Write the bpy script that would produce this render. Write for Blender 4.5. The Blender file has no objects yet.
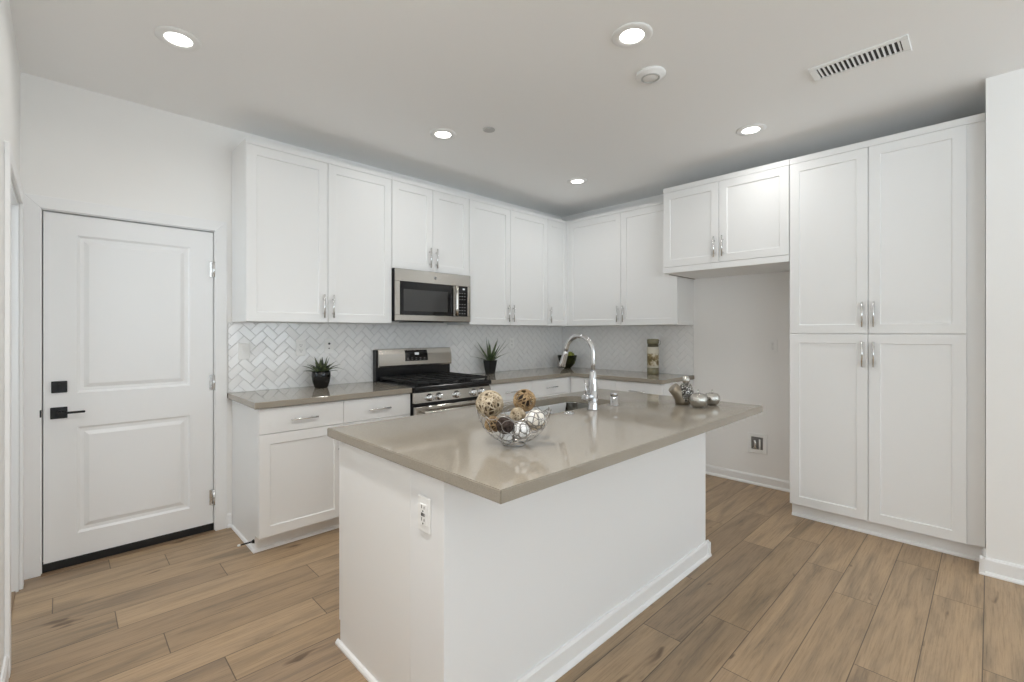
import bpy, bmesh, math, random
from mathutils import Vector, Matrix, Quaternion

S = bpy.context.scene
COL = S.collection
random.seed(7)
PI = math.pi

# ------------------------------------------------------------------ camera, world, exposure
FPX = 464.3
cam_d = bpy.data.cameras.new('camera')
cam = bpy.data.objects.new('camera', cam_d)
COL.objects.link(cam)
cam.location = (0, 0, 1.335)
cam.rotation_euler = (PI / 2, 0, 0.8004 - PI / 2)
cam_d.sensor_width = 36
cam_d.lens = FPX / 1024 * 36
cam_d.shift_y = -8.7 / 1024
cam_d.clip_start = 0.02
S.camera = cam

S.view_settings.view_transform = 'Standard'
S.view_settings.look = 'None'
S.view_settings.exposure = 0.10
S.view_settings.gamma = 1.0
S.view_settings.use_curve_mapping = False
try:
    S.cycles.max_bounces = 10
    S.cycles.diffuse_bounces = 7
    S.cycles.glossy_bounces = 4
    S.cycles.sample_clamp_indirect = 6.0
    S.cycles.use_denoising = True
    S.cycles.caustics_reflective = False
    S.cycles.caustics_refractive = False
except Exception:
    pass

W = bpy.data.worlds.new('sky')
S.world = W
W.use_nodes = True
wb = W.node_tree.nodes['Background']
wb.inputs[0].default_value = (0.80, 0.915, 1.0, 1)
SKY, LOWER_FILL = 3.7, 6.8                          # overcast sky above the horizon, brighter lower half added to lift the ceiling
_nt = W.node_tree
_tc = _nt.nodes.new('ShaderNodeTexCoord')
_sp = _nt.nodes.new('ShaderNodeSeparateXYZ')
_mr = _nt.nodes.new('ShaderNodeMapRange')
_mr.inputs['From Min'].default_value = -0.03
_mr.inputs['From Max'].default_value = 0.03
_mr.inputs['To Min'].default_value = LOWER_FILL
_mr.inputs['To Max'].default_value = SKY
_nt.links.new(_tc.outputs['Generated'], _sp.inputs[0])
_nt.links.new(_sp.outputs['Z'], _mr.inputs['Value'])
_nt.links.new(_mr.outputs[0], wb.inputs[1])

# room dimensions (metres)
YA, XB, ZC = 3.64, 4.383, 2.7375
XL = -0.1585
YBACK, XFAR = -5.2, 6.2
PX, PY0, PY1 = 3.666, -1.15, 0.018          # stub wall beside the pantry


def lamp(name, loc, rot, sx, sy, power, color=(1, 1, 1), shape='RECTANGLE', portal=False, spread=None):
    d = bpy.data.lights.new(name, 'AREA')
    d.shape = shape
    d.size = sx
    d.size_y = sy
    d.energy = power
    d.color = color
    if spread:
        d.spread = spread
    if portal:
        d.cycles.is_portal = True
    o = bpy.data.objects.new(name, d)
    COL.objects.link(o)
    o.location = loc
    o.rotation_euler = rot
    return o


# window openings of the great room behind the camera: (x0, x1, z0, z1) in the wall y = YBACK
WIN = [(0.35, 2.25, 0.75, 2.35), (2.75, 4.35, 0.75, 2.35)]
WINR = (-4.4, -1.75, 0.1, 2.25)               # opening in the wall x = XFAR (y0, y1, z0, z1)
for (a, b, c, d) in WIN:
    lamp('window_portal', ((a + b) / 2, YBACK - 0.02, (c + d) / 2), (PI / 2, 0, 0), b - a, d - c, 1, portal=True)
lamp('window_portal', (XFAR + 0.02, (WINR[0] + WINR[1]) / 2, (WINR[2] + WINR[3]) / 2), (PI / 2, 0, PI / 2),
     WINR[1] - WINR[0], WINR[3] - WINR[2], 1, portal=True)


FILL_WINL = (-3.4, -0.9, 1.2, 2.3)                 # unseen opening added in the left wall for more side light (y0, y1, z0, z1)
FILL_WINH = (2.50, 3.10, 0.9, 2.2)                 # unseen opening added in the hall to send daylight through the doorway
lamp('window_portal', (XL - 0.14, (FILL_WINL[0] + FILL_WINL[1]) / 2, (FILL_WINL[2] + FILL_WINL[3]) / 2), (PI / 2, 0, -PI / 2),
     FILL_WINL[1] - FILL_WINL[0], FILL_WINL[3] - FILL_WINL[2], 1, portal=True)
lamp('window_portal', (-1.72, (FILL_WINH[0] + FILL_WINH[1]) / 2, (FILL_WINH[2] + FILL_WINH[3]) / 2), (PI / 2, 0, -PI / 2),
     FILL_WINH[1] - FILL_WINH[0], FILL_WINH[3] - FILL_WINH[2], 1, portal=True)


# ------------------------------------------------------------------ materials
def mat(name, color, rough=0.5, metal=0.0, **kw):
    m = bpy.data.materials.new(name)
    m.use_nodes = True
    b = m.node_tree.nodes['Principled BSDF']
    b.inputs['Base Color'].default_value = (*color, 1)
    b.inputs['Roughness'].default_value = rough
    b.inputs['Metallic'].default_value = metal
    for k, v in kw.items():
        b.inputs[k].default_value = v
    return m


def N(m, t, **kw):
    n = m.node_tree.nodes.new(t)
    for k, v in kw.items():
        setattr(n, k, v)
    return n


def L(m, a, b):
    m.node_tree.links.new(a, b)


def bsdf(m):
    return m.node_tree.nodes['Principled BSDF']


def speckle(m, c1, c2, scale, detail=2.0, lo=0.35, hi=0.65):
    tc = N(m, 'ShaderNodeTexCoord')
    n = N(m, 'ShaderNodeTexNoise')
    n.inputs['Scale'].default_value = scale
    n.inputs['Detail'].default_value = detail
    r = N(m, 'ShaderNodeValToRGB')
    r.color_ramp.elements[0].position = lo
    r.color_ramp.elements[0].color = (*c1, 1)
    r.color_ramp.elements[1].position = hi
    r.color_ramp.elements[1].color = (*c2, 1)
    L(m, tc.outputs['Object'], n.inputs['Vector'])
    L(m, n.outputs['Fac'], r.inputs['Fac'])
    L(m, r.outputs['Color'], bsdf(m).inputs['Base Color'])
    return n


def bump(m, scale, strength, dist=0.001, stretch=None):
    tc = N(m, 'ShaderNodeTexCoord')
    n = N(m, 'ShaderNodeTexNoise')
    n.inputs['Scale'].default_value = scale
    n.inputs['Detail'].default_value = 3
    b = N(m, 'ShaderNodeBump')
    b.inputs['Strength'].default_value = strength
    b.inputs['Distance'].default_value = dist
    if stretch:
        mp = N(m, 'ShaderNodeMapping')
        mp.inputs['Scale'].default_value = stretch
        L(m, tc.outputs['Object'], mp.inputs['Vector'])
        L(m, mp.outputs['Vector'], n.inputs['Vector'])
    else:
        L(m, tc.outputs['Object'], n.inputs['Vector'])
    L(m, n.outputs['Fac'], b.inputs['Height'])
    L(m, b.outputs['Normal'], bsdf(m).inputs['Normal'])


M = {}
M['wall'] = mat('wall_paint', (0.905, 0.897, 0.882), 0.65)
bump(M['wall'], 260, 0.08)
M['ceil'] = mat('ceiling_paint', (0.93, 0.93, 0.925), 0.75)
bump(M['ceil'], 200, 0.08)
M['trim'] = mat('trim_paint', (0.89, 0.89, 0.89), 0.35)
M['cab'] = mat('cabinet_paint', (0.887, 0.89, 0.888), 0.34)
bump(M['cab'], 90, 0.03)
M['door'] = mat('door_paint', (0.89, 0.89, 0.89), 0.38)
M['island'] = mat('island_paint', (0.885, 0.895, 0.905), 0.45)
bump(M['island'], 200, 0.06)
M['edge'] = mat('raw_board_edge', (0.22, 0.17, 0.13), 0.7)

M['quartz'] = mat('taupe_quartz', (0.36, 0.315, 0.26), 0.06, **{'Specular IOR Level': 0.6})
speckle(M['quartz'], (0.30, 0.266, 0.217), (0.36, 0.322, 0.266), 420, 3)

M['chrome'] = mat('chrome', (0.62, 0.62, 0.63), 0.06, 1.0)
M['nickel'] = mat('polished_nickel', (0.80, 0.80, 0.80), 0.14, 1.0)
M['steel'] = mat('brushed_steel', (0.58, 0.555, 0.515), 0.19, 1.0)
bump(M['steel'], 60, 0.06, 0.0005, (1, 1, 60))
M['sink'] = mat('sink_steel', (0.30, 0.29, 0.265), 0.20, 1.0)
bump(M['sink'], 60, 0.05, 0.0005, (60, 60, 1))
M['black'] = mat('black_enamel', (0.008, 0.008, 0.009), 0.22)
M['iron'] = mat('cast_iron', (0.012, 0.012, 0.012), 0.6)
bump(M['iron'], 300, 0.2)
M['blackglass'] = mat('black_glass', (0.006, 0.006, 0.007), 0.05)
M['window_mesh'] = mat('microwave_window', (0.055, 0.055, 0.055), 0.12)
M['matte_black'] = mat('matte_black_metal', (0.012, 0.012, 0.013), 0.42, 0.3)
M['rubber'] = mat('black_rubber', (0.008, 0.008, 0.008), 0.6)
M['plastic'] = mat('white_plastic', (0.90, 0.90, 0.89), 0.5)
M['slot'] = mat('dark_slot', (0.02, 0.02, 0.02), 0.6)
M['pale_grey'] = mat('pale_grey_plastic', (0.55, 0.55, 0.54), 0.5)
M['print'] = mat('grey_print', (0.35, 0.35, 0.36), 0.5)
M['grey_in'] = mat('grey_box_interior', (0.22, 0.215, 0.21), 0.5)
M['vent_dark'] = mat('duct_dark', (0.03, 0.03, 0.03), 0.7)
M['lens'] = mat('lit_lens', (0.9, 0.9, 0.9), 0.5)
bsdf(M['lens']).inputs['Emission Color'].default_value = (1, 0.97, 0.92, 1)
bsdf(M['lens']).inputs['Emission Strength'].default_value = 6.0
M['display'] = mat('lit_display', (0.1, 0.1, 0.1), 0.3)
bsdf(M['display']).inputs['Emission Color'].default_value = (0.95, 0.98, 1, 1)
bsdf(M['display']).inputs['Emission Strength'].default_value = 0.45
M['tile'] = mat('glazed_tile', (0.90, 0.90, 0.90), 0.08, **{'Specular IOR Level': 0.6})
bump(M['tile'], 34, 0.55, 0.003)
M['grout'] = mat('grout', (0.72, 0.72, 0.72), 0.85)
M['threshold'] = mat('wood_threshold', (0.25, 0.165, 0.10), 0.5)
M['pot'] = mat('black_glazed_pot', (0.006, 0.006, 0.006), 0.10)
M['pot2'] = mat('black_matte_pot', (0.008, 0.008, 0.009), 0.35)
M['soil'] = mat('dark_soil', (0.02, 0.014, 0.01), 0.9)
M['leaf1'] = mat('dark_succulent_leaf', (0.06, 0.085, 0.04), 0.4)
speckle(M['leaf1'], (0.035, 0.05, 0.03), (0.12, 0.15, 0.07), 30)
M['leaf2'] = mat('agave_leaf', (0.07, 0.11, 0.05), 0.4)
speckle(M['leaf2'], (0.04, 0.07, 0.03), (0.14, 0.19, 0.08), 25)
M['vine_pale'] = mat('pale_vine', (0.48, 0.39, 0.27), 0.7)
speckle(M['vine_pale'], (0.36, 0.28, 0.18), (0.62, 0.53, 0.40), 40)
M['vine_brown'] = mat('brown_vine', (0.30, 0.19, 0.09), 0.65)
speckle(M['vine_brown'], (0.20, 0.12, 0.055), (0.48, 0.34, 0.18), 40)
M['vine_dark'] = mat('dark_vine', (0.045, 0.025, 0.018), 0.6)
M['core_dark'] = mat('dark_core', (0.03, 0.018, 0.012), 0.8)
M['core_brown'] = mat('brown_core', (0.15, 0.10, 0.055), 0.8)
M['core_tan'] = mat('tan_core', (0.30, 0.22, 0.13), 0.8)
M['wire'] = mat('silver_wire', (0.45, 0.44, 0.43), 0.25, 1.0)
M['cord'] = mat('grey_cord', (0.16, 0.155, 0.15), 0.6)
M['silver'] = mat('hammered_silver', (0.50, 0.485, 0.45), 0.24, 1.0)
bump(M['silver'], 70, 0.8, 0.004)
M['bronze'] = mat('pewter_brown', (0.25, 0.215, 0.165), 0.32, 0.75)
M['glass_olive'] = mat('dark_olive_glass', (0.16, 0.17, 0.07), 0.03, **{'Transmission Weight': 0.9, 'IOR': 1.35})
M['fruit'] = mat('green_fruit', (0.26, 0.28, 0.03), 0.35)
speckle(M['fruit'], (0.16, 0.20, 0.02), (0.38, 0.37, 0.05), 22)
M['fruit2'] = mat('dark_green_fruit', (0.10, 0.13, 0.02), 0.35)
M['stalk'] = mat('brown_stalk', (0.06, 0.035, 0.015), 0.7)


def voronoi_ball(name, cA, cB, seam, scale, width=0.06):
    m = mat(name, cA, 0.45)
    tc = N(m, 'ShaderNodeTexCoord')
    v = N(m, 'ShaderNodeTexVoronoi', feature='DISTANCE_TO_EDGE')
    v2 = N(m, 'ShaderNodeTexVoronoi', feature='F1')
    for q in (v, v2):
        q.inputs['Scale'].default_value = scale
        L(m, tc.outputs['Object'], q.inputs['Vector'])
    r = N(m, 'ShaderNodeValToRGB')
    r.color_ramp.elements[0].position = width * 0.5
    r.color_ramp.elements[1].position = width
    mx = N(m, 'ShaderNodeMix', data_type='RGBA')
    mx.inputs[6].default_value = (*cA, 1)
    mx.inputs[7].default_value = (*cB, 1)
    sp = N(m, 'ShaderNodeSeparateColor')
    L(m, v2.outputs['Color'], sp.inputs['Color'])
    L(m, sp.outputs[0], mx.inputs[0])
    mx2 = N(m, 'ShaderNodeMix', data_type='RGBA')
    mx2.inputs[6].default_value = (*seam, 1)
    L(m, v.outputs['Distance'], r.inputs['Fac'])
    L(m, r.outputs['Color'], mx2.inputs[0])
    L(m, mx.outputs[2], mx2.inputs[7])
    L(m, mx2.outputs[2], bsdf(m).inputs['Base Color'])
    b = N(m, 'ShaderNodeBump')
    b.inputs['Strength'].default_value = 0.7
    b.inputs['Distance'].default_value = 0.006
    L(m, r.outputs['Color'], b.inputs['Height'])
    L(m, b.outputs['Normal'], bsdf(m).inputs['Normal'])
    return m


M['shell'] = voronoi_ball('white_patch_ball', (0.88, 0.88, 0.88), (0.76, 0.76, 0.78), (0.22, 0.21, 0.20), 32, 0.07)
M['shell2'] = voronoi_ball('white_tan_patch_ball', (0.86, 0.86, 0.84), (0.62, 0.49, 0.33), (0.22, 0.20, 0.18), 24, 0.06)
M['mosaic'] = voronoi_ball('silver_mosaic', (0.85, 0.84, 0.82), (0.35, 0.33, 0.30), (0.015, 0.014, 0.013), 85, 0.16)
bsdf(M['mosaic']).inputs['Metallic'].default_value = 0.75
bsdf(M['mosaic']).inputs['Roughness'].default_value = 0.18

# wood planks: per-plank tone from the 'tone' attribute, grain and seams from the UV (metres)
PW, PL = 0.181, 1.22
m = M['floor'] = mat('oak_plank', (0.26, 0.17, 0.10), 0.42)
at = N(m, 'ShaderNodeAttribute', attribute_name='tone')
uv = N(m, 'ShaderNodeUVMap', uv_map='plank')
sep = N(m, 'ShaderNodeSeparateXYZ')
L(m, uv.outputs['UV'], sep.inputs['Vector'])
seps = N(m, 'ShaderNodeSeparateColor')
L(m, at.outputs['Color'], seps.inputs['Color'])
cmb = N(m, 'ShaderNodeCombineXYZ')
L(m, sep.outputs['X'], cmb.inputs['X'])
L(m, sep.outputs['Y'], cmb.inputs['Y'])
zs = N(m, 'ShaderNodeMath', operation='MULTIPLY')
zs.inputs[1].default_value = 37.0
L(m, seps.outputs[1], zs.inputs[0])
L(m, zs.outputs[0], cmb.inputs['Z'])


def grain(scale_vec, scale, detail, rough=0.6, dist=0.0):
    mp = N(m, 'ShaderNodeMapping')
    mp.inputs['Scale'].default_value = scale_vec
    n = N(m, 'ShaderNodeTexNoise')
    n.inputs['Scale'].default_value = scale
    n.inputs['Detail'].default_value = detail
    n.inputs['Roughness'].default_value = rough
    n.inputs['Distortion'].default_value = dist
    L(m, cmb.outputs['Vector'], mp.inputs['Vector'])
    L(m, mp.outputs['Vector'], n.inputs['Vector'])
    return n


def ramp(src, stops):
    r = N(m, 'ShaderNodeValToRGB')
    els = r.color_ramp.elements
    while len(els) < len(stops):
        els.new(0.5)
    for e, (p, c) in zip(els, stops):
        e.position = p
        e.color = (*c, 1)
    L(m, src, r.inputs['Fac'])
    return r


def mul(a, b, fac=1.0, mode='MULTIPLY'):
    x = N(m, 'ShaderNodeMix', data_type='RGBA', blend_type=mode)
    x.inputs[0].default_value = fac
    L(m, a, x.inputs[6])
    L(m, b, x.inputs[7])
    return x.outputs[2]


base = ramp(seps.outputs[0], [(0.0, (0.315, 0.226, 0.150)), (0.5, (0.385, 0.272, 0.168)), (1.0, (0.445, 0.318, 0.200))])
broad = ramp(grain((1.0, 7.5, 1), 1.5, 4, 0.6, 0.8).outputs['Fac'], [(0.28, (0.60, 0.62, 0.65)), (0.50, (0.98, 0.97, 0.96)), (0.70, (1.10, 1.08, 1.04))])
fine = ramp(grain((4.5, 140.0, 1), 1.0, 6, 0.8).outputs['Fac'], [(0.32, (0.66, 0.64, 0.62)), (0.50, (1.0, 1.0, 1.0)), (0.70, (1.13, 1.13, 1.13))])
knots = ramp(grain((4.5, 13.0, 1), 1.0, 2, 0.5, 0.5).outputs['Fac'], [(0.71, (1, 1, 1)), (0.78, (0.40, 0.36, 0.34))])
c = mul(base.outputs['Color'], broad.outputs['Color'])
c = mul(c, fine.outputs['Color'])
c = mul(c, knots.outputs['Color'])


def edge_dist(sock, length_sock=None, length=None):
    a = N(m, 'ShaderNodeMath', operation='SUBTRACT')
    if length_sock is not None:
        L(m, length_sock, a.inputs[0])
    else:
        a.inputs[0].default_value = length
    L(m, sock, a.inputs[1])
    b = N(m, 'ShaderNodeMath', operation='MINIMUM')
    L(m, sock, b.inputs[0])
    L(m, a.outputs[0], b.inputs[1])
    return b.outputs[0]


uvl = N(m, 'ShaderNodeUVMap', uv_map='size')
sepl = N(m, 'ShaderNodeSeparateXYZ')
L(m, uvl.outputs['UV'], sepl.inputs['Vector'])
ed = N(m, 'ShaderNodeMath', operation='MINIMUM')
L(m, edge_dist(sep.outputs['X'], sepl.outputs['X']), ed.inputs[0])
L(m, edge_dist(sep.outputs['Y'], None, PW), ed.inputs[1])
seam = N(m, 'ShaderNodeMapRange')
seam.inputs['From Min'].default_value = 0.0008
seam.inputs['From Max'].default_value = 0.0028
seam.inputs['To Min'].default_value = 0.30
seam.inputs['To Max'].default_value = 1.0
L(m, ed.outputs[0], seam.inputs['Value'])
sc = N(m, 'ShaderNodeCombineColor')
for i in range(3):
    L(m, seam.outputs[0], sc.inputs[i])
c = mul(c, sc.outputs[0])
L(m, c, bsdf(m).inputs['Base Color'])
bp = N(m, 'ShaderNodeBump')
bp.inputs['Strength'].default_value = 0.25
bp.inputs['Distance'].default_value = 0.0015
L(m, seam.outputs[0], bp.inputs['Height'])
L(m, bp.outputs['Normal'], bsdf(m).inputs['Normal'])


# ------------------------------------------------------------------ mesh helpers
def nb():
    return bmesh.new()


def box(bm, x0, x1, y0, y1, z0, z1, b=0.0, seg=1, mi=0):
    x0, x1 = min(x0, x1), max(x0, x1)
    y0, y1 = min(y0, y1), max(y0, y1)
    z0, z1 = min(z0, z1), max(z0, z1)
    r = bmesh.ops.create_cube(bm, size=1)
    vs = r['verts']
    for v in vs:
        v.co = Vector((x0 + (v.co.x + .5) * (x1 - x0), y0 + (v.co.y + .5) * (y1 - y0), z0 + (v.co.z + .5) * (z1 - z0)))
    fs = list({f for v in vs for f in v.link_faces})
    for f in fs:
        f.material_index = mi
    if b > 0:
        es = list({e for v in vs for e in v.link_edges})
        bmesh.ops.bevel(bm, geom=es, offset=b, segments=seg, affect='EDGES', profile=0.5)
    return bm


def frames(pts, closed=False):
    n = len(pts)
    T = []
    for i in range(n):
        if closed:
            t = pts[(i + 1) % n] - pts[i - 1]
        else:
            t = pts[min(i + 1, n - 1)] - pts[max(i - 1, 0)]
        T.append(t.normalized() if t.length > 1e-9 else Vector((0, 0, 1)))
    u = T[0].orthogonal().normalized()
    out = []
    for i in range(n):
        if i:
            u = (T[i - 1].rotation_difference(T[i]) @ u)
            u = (u - T[i] * u.dot(T[i])).normalized()
        out.append((u, T[i].cross(u)))
    return out


def tube(bm, pts, r, n=8, closed=False, cap=True):
    pts = [Vector(p) for p in pts]
    rs = r if isinstance(r, (list, tuple)) else [r] * len(pts)
    fr = frames(pts, closed)
    rings = []
    for p, (u, v), rr in zip(pts, fr, rs):
        rings.append([bm.verts.new(p + u * math.cos(2 * PI * k / n) * rr + v * math.sin(2 * PI * k / n) * rr) for k in range(n)])
    m = len(rings)
    for i in range(m if closed else m - 1):
        a, b = rings[i], rings[(i + 1) % m]
        off = 0
        if closed and i == m - 1:
            off = min(range(n), key=lambda o: sum((a[k].co - b[(k + o) % n].co).length for k in range(n)))
        for k in range(n):
            f = bm.faces.new((a[k], a[(k + 1) % n], b[(k + 1 + off) % n], b[(k + off) % n]))
            f.smooth = True
    if cap and not closed:
        bm.faces.new(list(reversed(rings[0])))
        bm.faces.new(rings[-1])
    return bm


def lathe(bm, prof, c=(0, 0, 0), n=32, axis='Z', smooth=True, close_ends=True):
    c = Vector(c)
    rings = []
    for r, h in prof:
        ring = []
        if r < 1e-6:
            p = {'Z': Vector((0, 0, h)), 'Y': Vector((0, h, 0)), 'X': Vector((h, 0, 0))}[axis]
            ring = [bm.verts.new(c + p)]
        else:
            for k in range(n):
                a = 2 * PI * k / n
                ca, sa = math.cos(a) * r, math.sin(a) * r
                p = {'Z': Vector((ca, sa, h)), 'Y': Vector((sa, h, ca)), 'X': Vector((h, ca, sa))}[axis]
                ring.append(bm.verts.new(c + p))
        rings.append(ring)
    for a, b in zip(rings, rings[1:]):
        if len(a) == 1 and len(b) == 1:
            continue
        for k in range(n):
            if len(a) == 1:
                f = bm.faces.new((a[0], b[(k + 1) % n], b[k]))
            elif len(b) == 1:
                f = bm.faces.new((a[k], a[(k + 1) % n], b[0]))
            else:
                f = bm.faces.new((a[k], a[(k + 1) % n], b[(k + 1) % n], b[k]))
            f.smooth = smooth
    if close_ends:
        if len(rings[0]) > 1:
            bm.faces.new(list(reversed(rings[0])))
        if len(rings[-1]) > 1:
            bm.faces.new(rings[-1])
    return bm


def prism(bm, outline, z0, z1, axis='Z', b=0.0):
    """outline of 2D points extruded along an axis: Z -> (x, y), X -> (y, z), Y -> (x, z)"""
    def P(p, h):
        return {'Z': Vector((p[0], p[1], h)), 'X': Vector((h, p[0], p[1])), 'Y': Vector((p[0], h, p[1]))}[axis]
    lo = [bm.verts.new(P(p, z0)) for p in outline]
    hi = [bm.verts.new(P(p, z1)) for p in outline]
    n = len(outline)
    fs = [bm.faces.new(lo), bm.faces.new(hi)]
    for k in range(n):
        fs.append(bm.faces.new((lo[k], lo[(k + 1) % n], hi[(k + 1) % n], hi[k])))
    bmesh.ops.recalc_face_normals(bm, faces=fs)
    if b > 0:
        es = [e for e in bm.edges if all(v in set(lo + hi) for v in e.verts)]
        bmesh.ops.bevel(bm, geom=es, offset=b, segments=1, affect='EDGES')
    return bm


def obj(name, bm, material, parent=None, label=None, smooth=False, recalc=True):
    if recalc:
        bmesh.ops.recalc_face_normals(bm, faces=bm.faces[:])
    me = bpy.data.meshes.new(name)
    if smooth:
        for f in bm.faces:
            f.smooth = True
    bm.to_mesh(me)
    bm.free()
    for q in (material if isinstance(material, (list, tuple)) else [material]):
        me.materials.append(q)
    o = bpy.data.objects.new(name, me)
    COL.objects.link(o)
    if parent is not None:
        o.parent = parent
    if label:
        o['label'] = label
    return o


def tag(o, label, cat, group=None):
    o['label'] = label
    o['category'] = cat
    if group:
        o['group'] = group
    return o


def thing(name, label, cat, loc=(0, 0, 0), rz=0.0, group=None):
    o = bpy.data.objects.new(name, None)
    COL.objects.link(o)
    o.empty_display_size = 0.05
    o.location = loc
    o.rotation_euler = (0, 0, rz)
    return tag(o, label, cat, group)


def struct(name, bm, material, parent=None, smooth=False, recalc=True):
    o = obj(name, bm, material, parent, smooth=smooth, recalc=recalc)
    if parent is None:
        o['kind'] = 'structure'
    return o


def copy_tree(o, parent=None):
    c = o.copy()
    COL.objects.link(c)
    if parent is not None:
        c.parent = parent
    for ch in list(o.children):
        copy_tree(ch, c)
    return c


# ------------------------------------------------------------------ the room
# floor of planks running along x
bm = nb()
uvp = bm.loops.layers.uv.new('plank')
uvs = bm.loops.layers.uv.new('size')
tone = bm.loops.layers.float_color.new('tone')
Y0 = 0.022
FX0, FX1 = -1.75, XFAR + 0.1
known = {-1: 2.62, 0: 3.19, 1: 2.29, 2: 2.854, 3: 3.11, 4: 2.2, 5: 1.915, 11: 0.482, 12: 0.905, 13: 0.326, 14: 1.01, 15: 0.184, 16: 0.656, 17: -0.031, 18: 0.446, 19: 0.199}
r0, r1 = int((YBACK - 0.2 - Y0) / PW) - 1, int((YA + 0.1 - Y0) / PW) + 1
rnd = random.Random(11)
for row in range(r0, r1):
    ya, yb = Y0 + row * PW, Y0 + (row + 1) * PW
    j = known.get(row - 0, None)
    x = (j if j is not None else rnd.uniform(0, PL))
    while x > FX0:
        x -= PL
    while x < FX1:
        xa, xb = x, min(x + PL, FX1 + 0.5)
        vs = [bm.verts.new(p) for p in ((xa, ya, 0), (xb, ya, 0), (xb, yb, 0), (xa, yb, 0))]
        f = bm.faces.new(vs)
        t = (rnd.random() * 0.9 + rnd.random() * 0.1, rnd.random(), 0, 1)
        for lp, q in zip(f.loops, ((0, 0), (xb - xa, 0), (xb - xa, yb - ya), (0, yb - ya))):
            lp[uvp].uv = q
            lp[uvs].uv = (xb - xa, yb - ya)
            lp[tone] = t
        x += PL
bottom = [bm.verts.new(p) for p in ((FX0 - 1.3, YBACK - 0.3, -0.1), (FX1 + 0.6, YBACK - 0.3, -0.1), (FX1 + 0.6, YA + 0.2, -0.1), (FX0 - 1.3, YA + 0.2, -0.1))]
bm.faces.new(list(reversed(bottom)))
struct('floor', bm, M['floor'], recalc=False)

bm = nb()
box(bm, -1.8, XFAR + 0.2, YBACK - 0.2, YA + 0.2, ZC, ZC + 0.12)
struct('ceiling', bm, M['ceil'])

DX0, DX1, DZ1 = -0.081, 0.741, 2.016          # door opening in the back wall
bm = nb()
box(bm, -1.7, DX0, YA, YA + 0.14, 0, ZC)
box(bm, DX0, DX1, YA, YA + 0.14, DZ1, ZC)
box(bm, DX1, XB + 0.15, YA, YA + 0.14, 0, ZC)
box(bm, DX0, DX1, YA + 0.10, YA + 0.14, 0, DZ1)
struct('wall_back', bm, M['wall'])

bm = nb()
box(bm, XB, XB + 0.15, PY1 + 0.0, YA, 0, ZC)
box(bm, PX, XB + 0.15, PY0, PY1, 0, ZC)
box(bm, XB + 0.15, XFAR + 0.15, PY0, PY0 + 0.15, 0, ZC)
struct('wall_right', bm, M['wall'])

LO0, LO1, LOZ = 2.70, 3.50, 2.003               # doorway in the left wall
bm = nb()
box(bm, XL - 0.12, XL, YBACK, FILL_WINL[0], 0, ZC)
box(bm, XL - 0.12, XL, FILL_WINL[1], LO0, 0, ZC)
box(bm, XL - 0.12, XL, FILL_WINL[0], FILL_WINL[1], 0, FILL_WINL[2])
box(bm, XL - 0.12, XL, FILL_WINL[0], FILL_WINL[1], FILL_WINL[3], ZC)
box(bm, XL - 0.12, XL, LO1, YA, 0, ZC)
box(bm, XL - 0.12, XL, LO0, LO1, LOZ, ZC)
struct('wall_left', bm, M['wall'])

bm = nb()
box(bm, -1.7, -1.58, 1.9, FILL_WINH[0], 0, ZC)
box(bm, -1.7, -1.58, FILL_WINH[1], YA, 0, ZC)
box(bm, -1.7, -1.58, FILL_WINH[0], FILL_WINH[1], 0, FILL_WINH[2])
box(bm, -1.7, -1.58, FILL_WINH[0], FILL_WINH[1], FILL_WINH[3], ZC)
box(bm, -1.58, XL - 0.12, 1.9, 2.02, 0, ZC)
struct('wall_hall', bm, M['wall'])

bm = nb()
x = XL - 0.12
for (a, b, c, d) in WIN:
    box(bm, x, a, YBACK - 0.14, YBACK, 0, ZC)
    box(bm, a, b, YBACK - 0.14, YBACK, 0, c)
    box(bm, a, b, YBACK - 0.14, YBACK, d, ZC)
    x = b
box(bm, x, XFAR + 0.15, YBACK - 0.14, YBACK, 0, ZC)
struct('wall_front', bm, M['wall'])
bm = nb()
a, b, c, d = WINR
box(bm, XFAR, XFAR + 0.15, YBACK, a, 0, ZC)
box(bm, XFAR, XFAR + 0.15, b, PY0, 0, ZC)
box(bm, XFAR, XFAR + 0.15, a, b, 0, c)
box(bm, XFAR, XFAR + 0.15, a, b, d, ZC)
struct('wall_far_right', bm, M['wall'])
for i, (a, b, c, d) in enumerate(WIN):
    bm = nb()
    t = 0.05
    y0, y1 = YBACK - 0.10, YBACK - 0.05
    box(bm, a, a + t, y0, y1, c, d)
    box(bm, b - t, b, y0, y1, c, d)
    box(bm, a + t, b - t, y0, y1, c, c + t)
    box(bm, a + t, b - t, y0, y1, d - t, d)
    box(bm, (a + b) / 2 - t / 2, (a + b) / 2 + t / 2, y0, y1, c + t, d - t)
    struct('window_%d' % (i + 1), bm, M['trim'])


def base_profile(h, t):
    return [(0, 0), (t + 0.012, 0), (t + 0.012, 0.008), (t + 0.006, 0.017), (t, 0.02), (t, h - 0.012), (t - 0.006, h), (0, h)]


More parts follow.
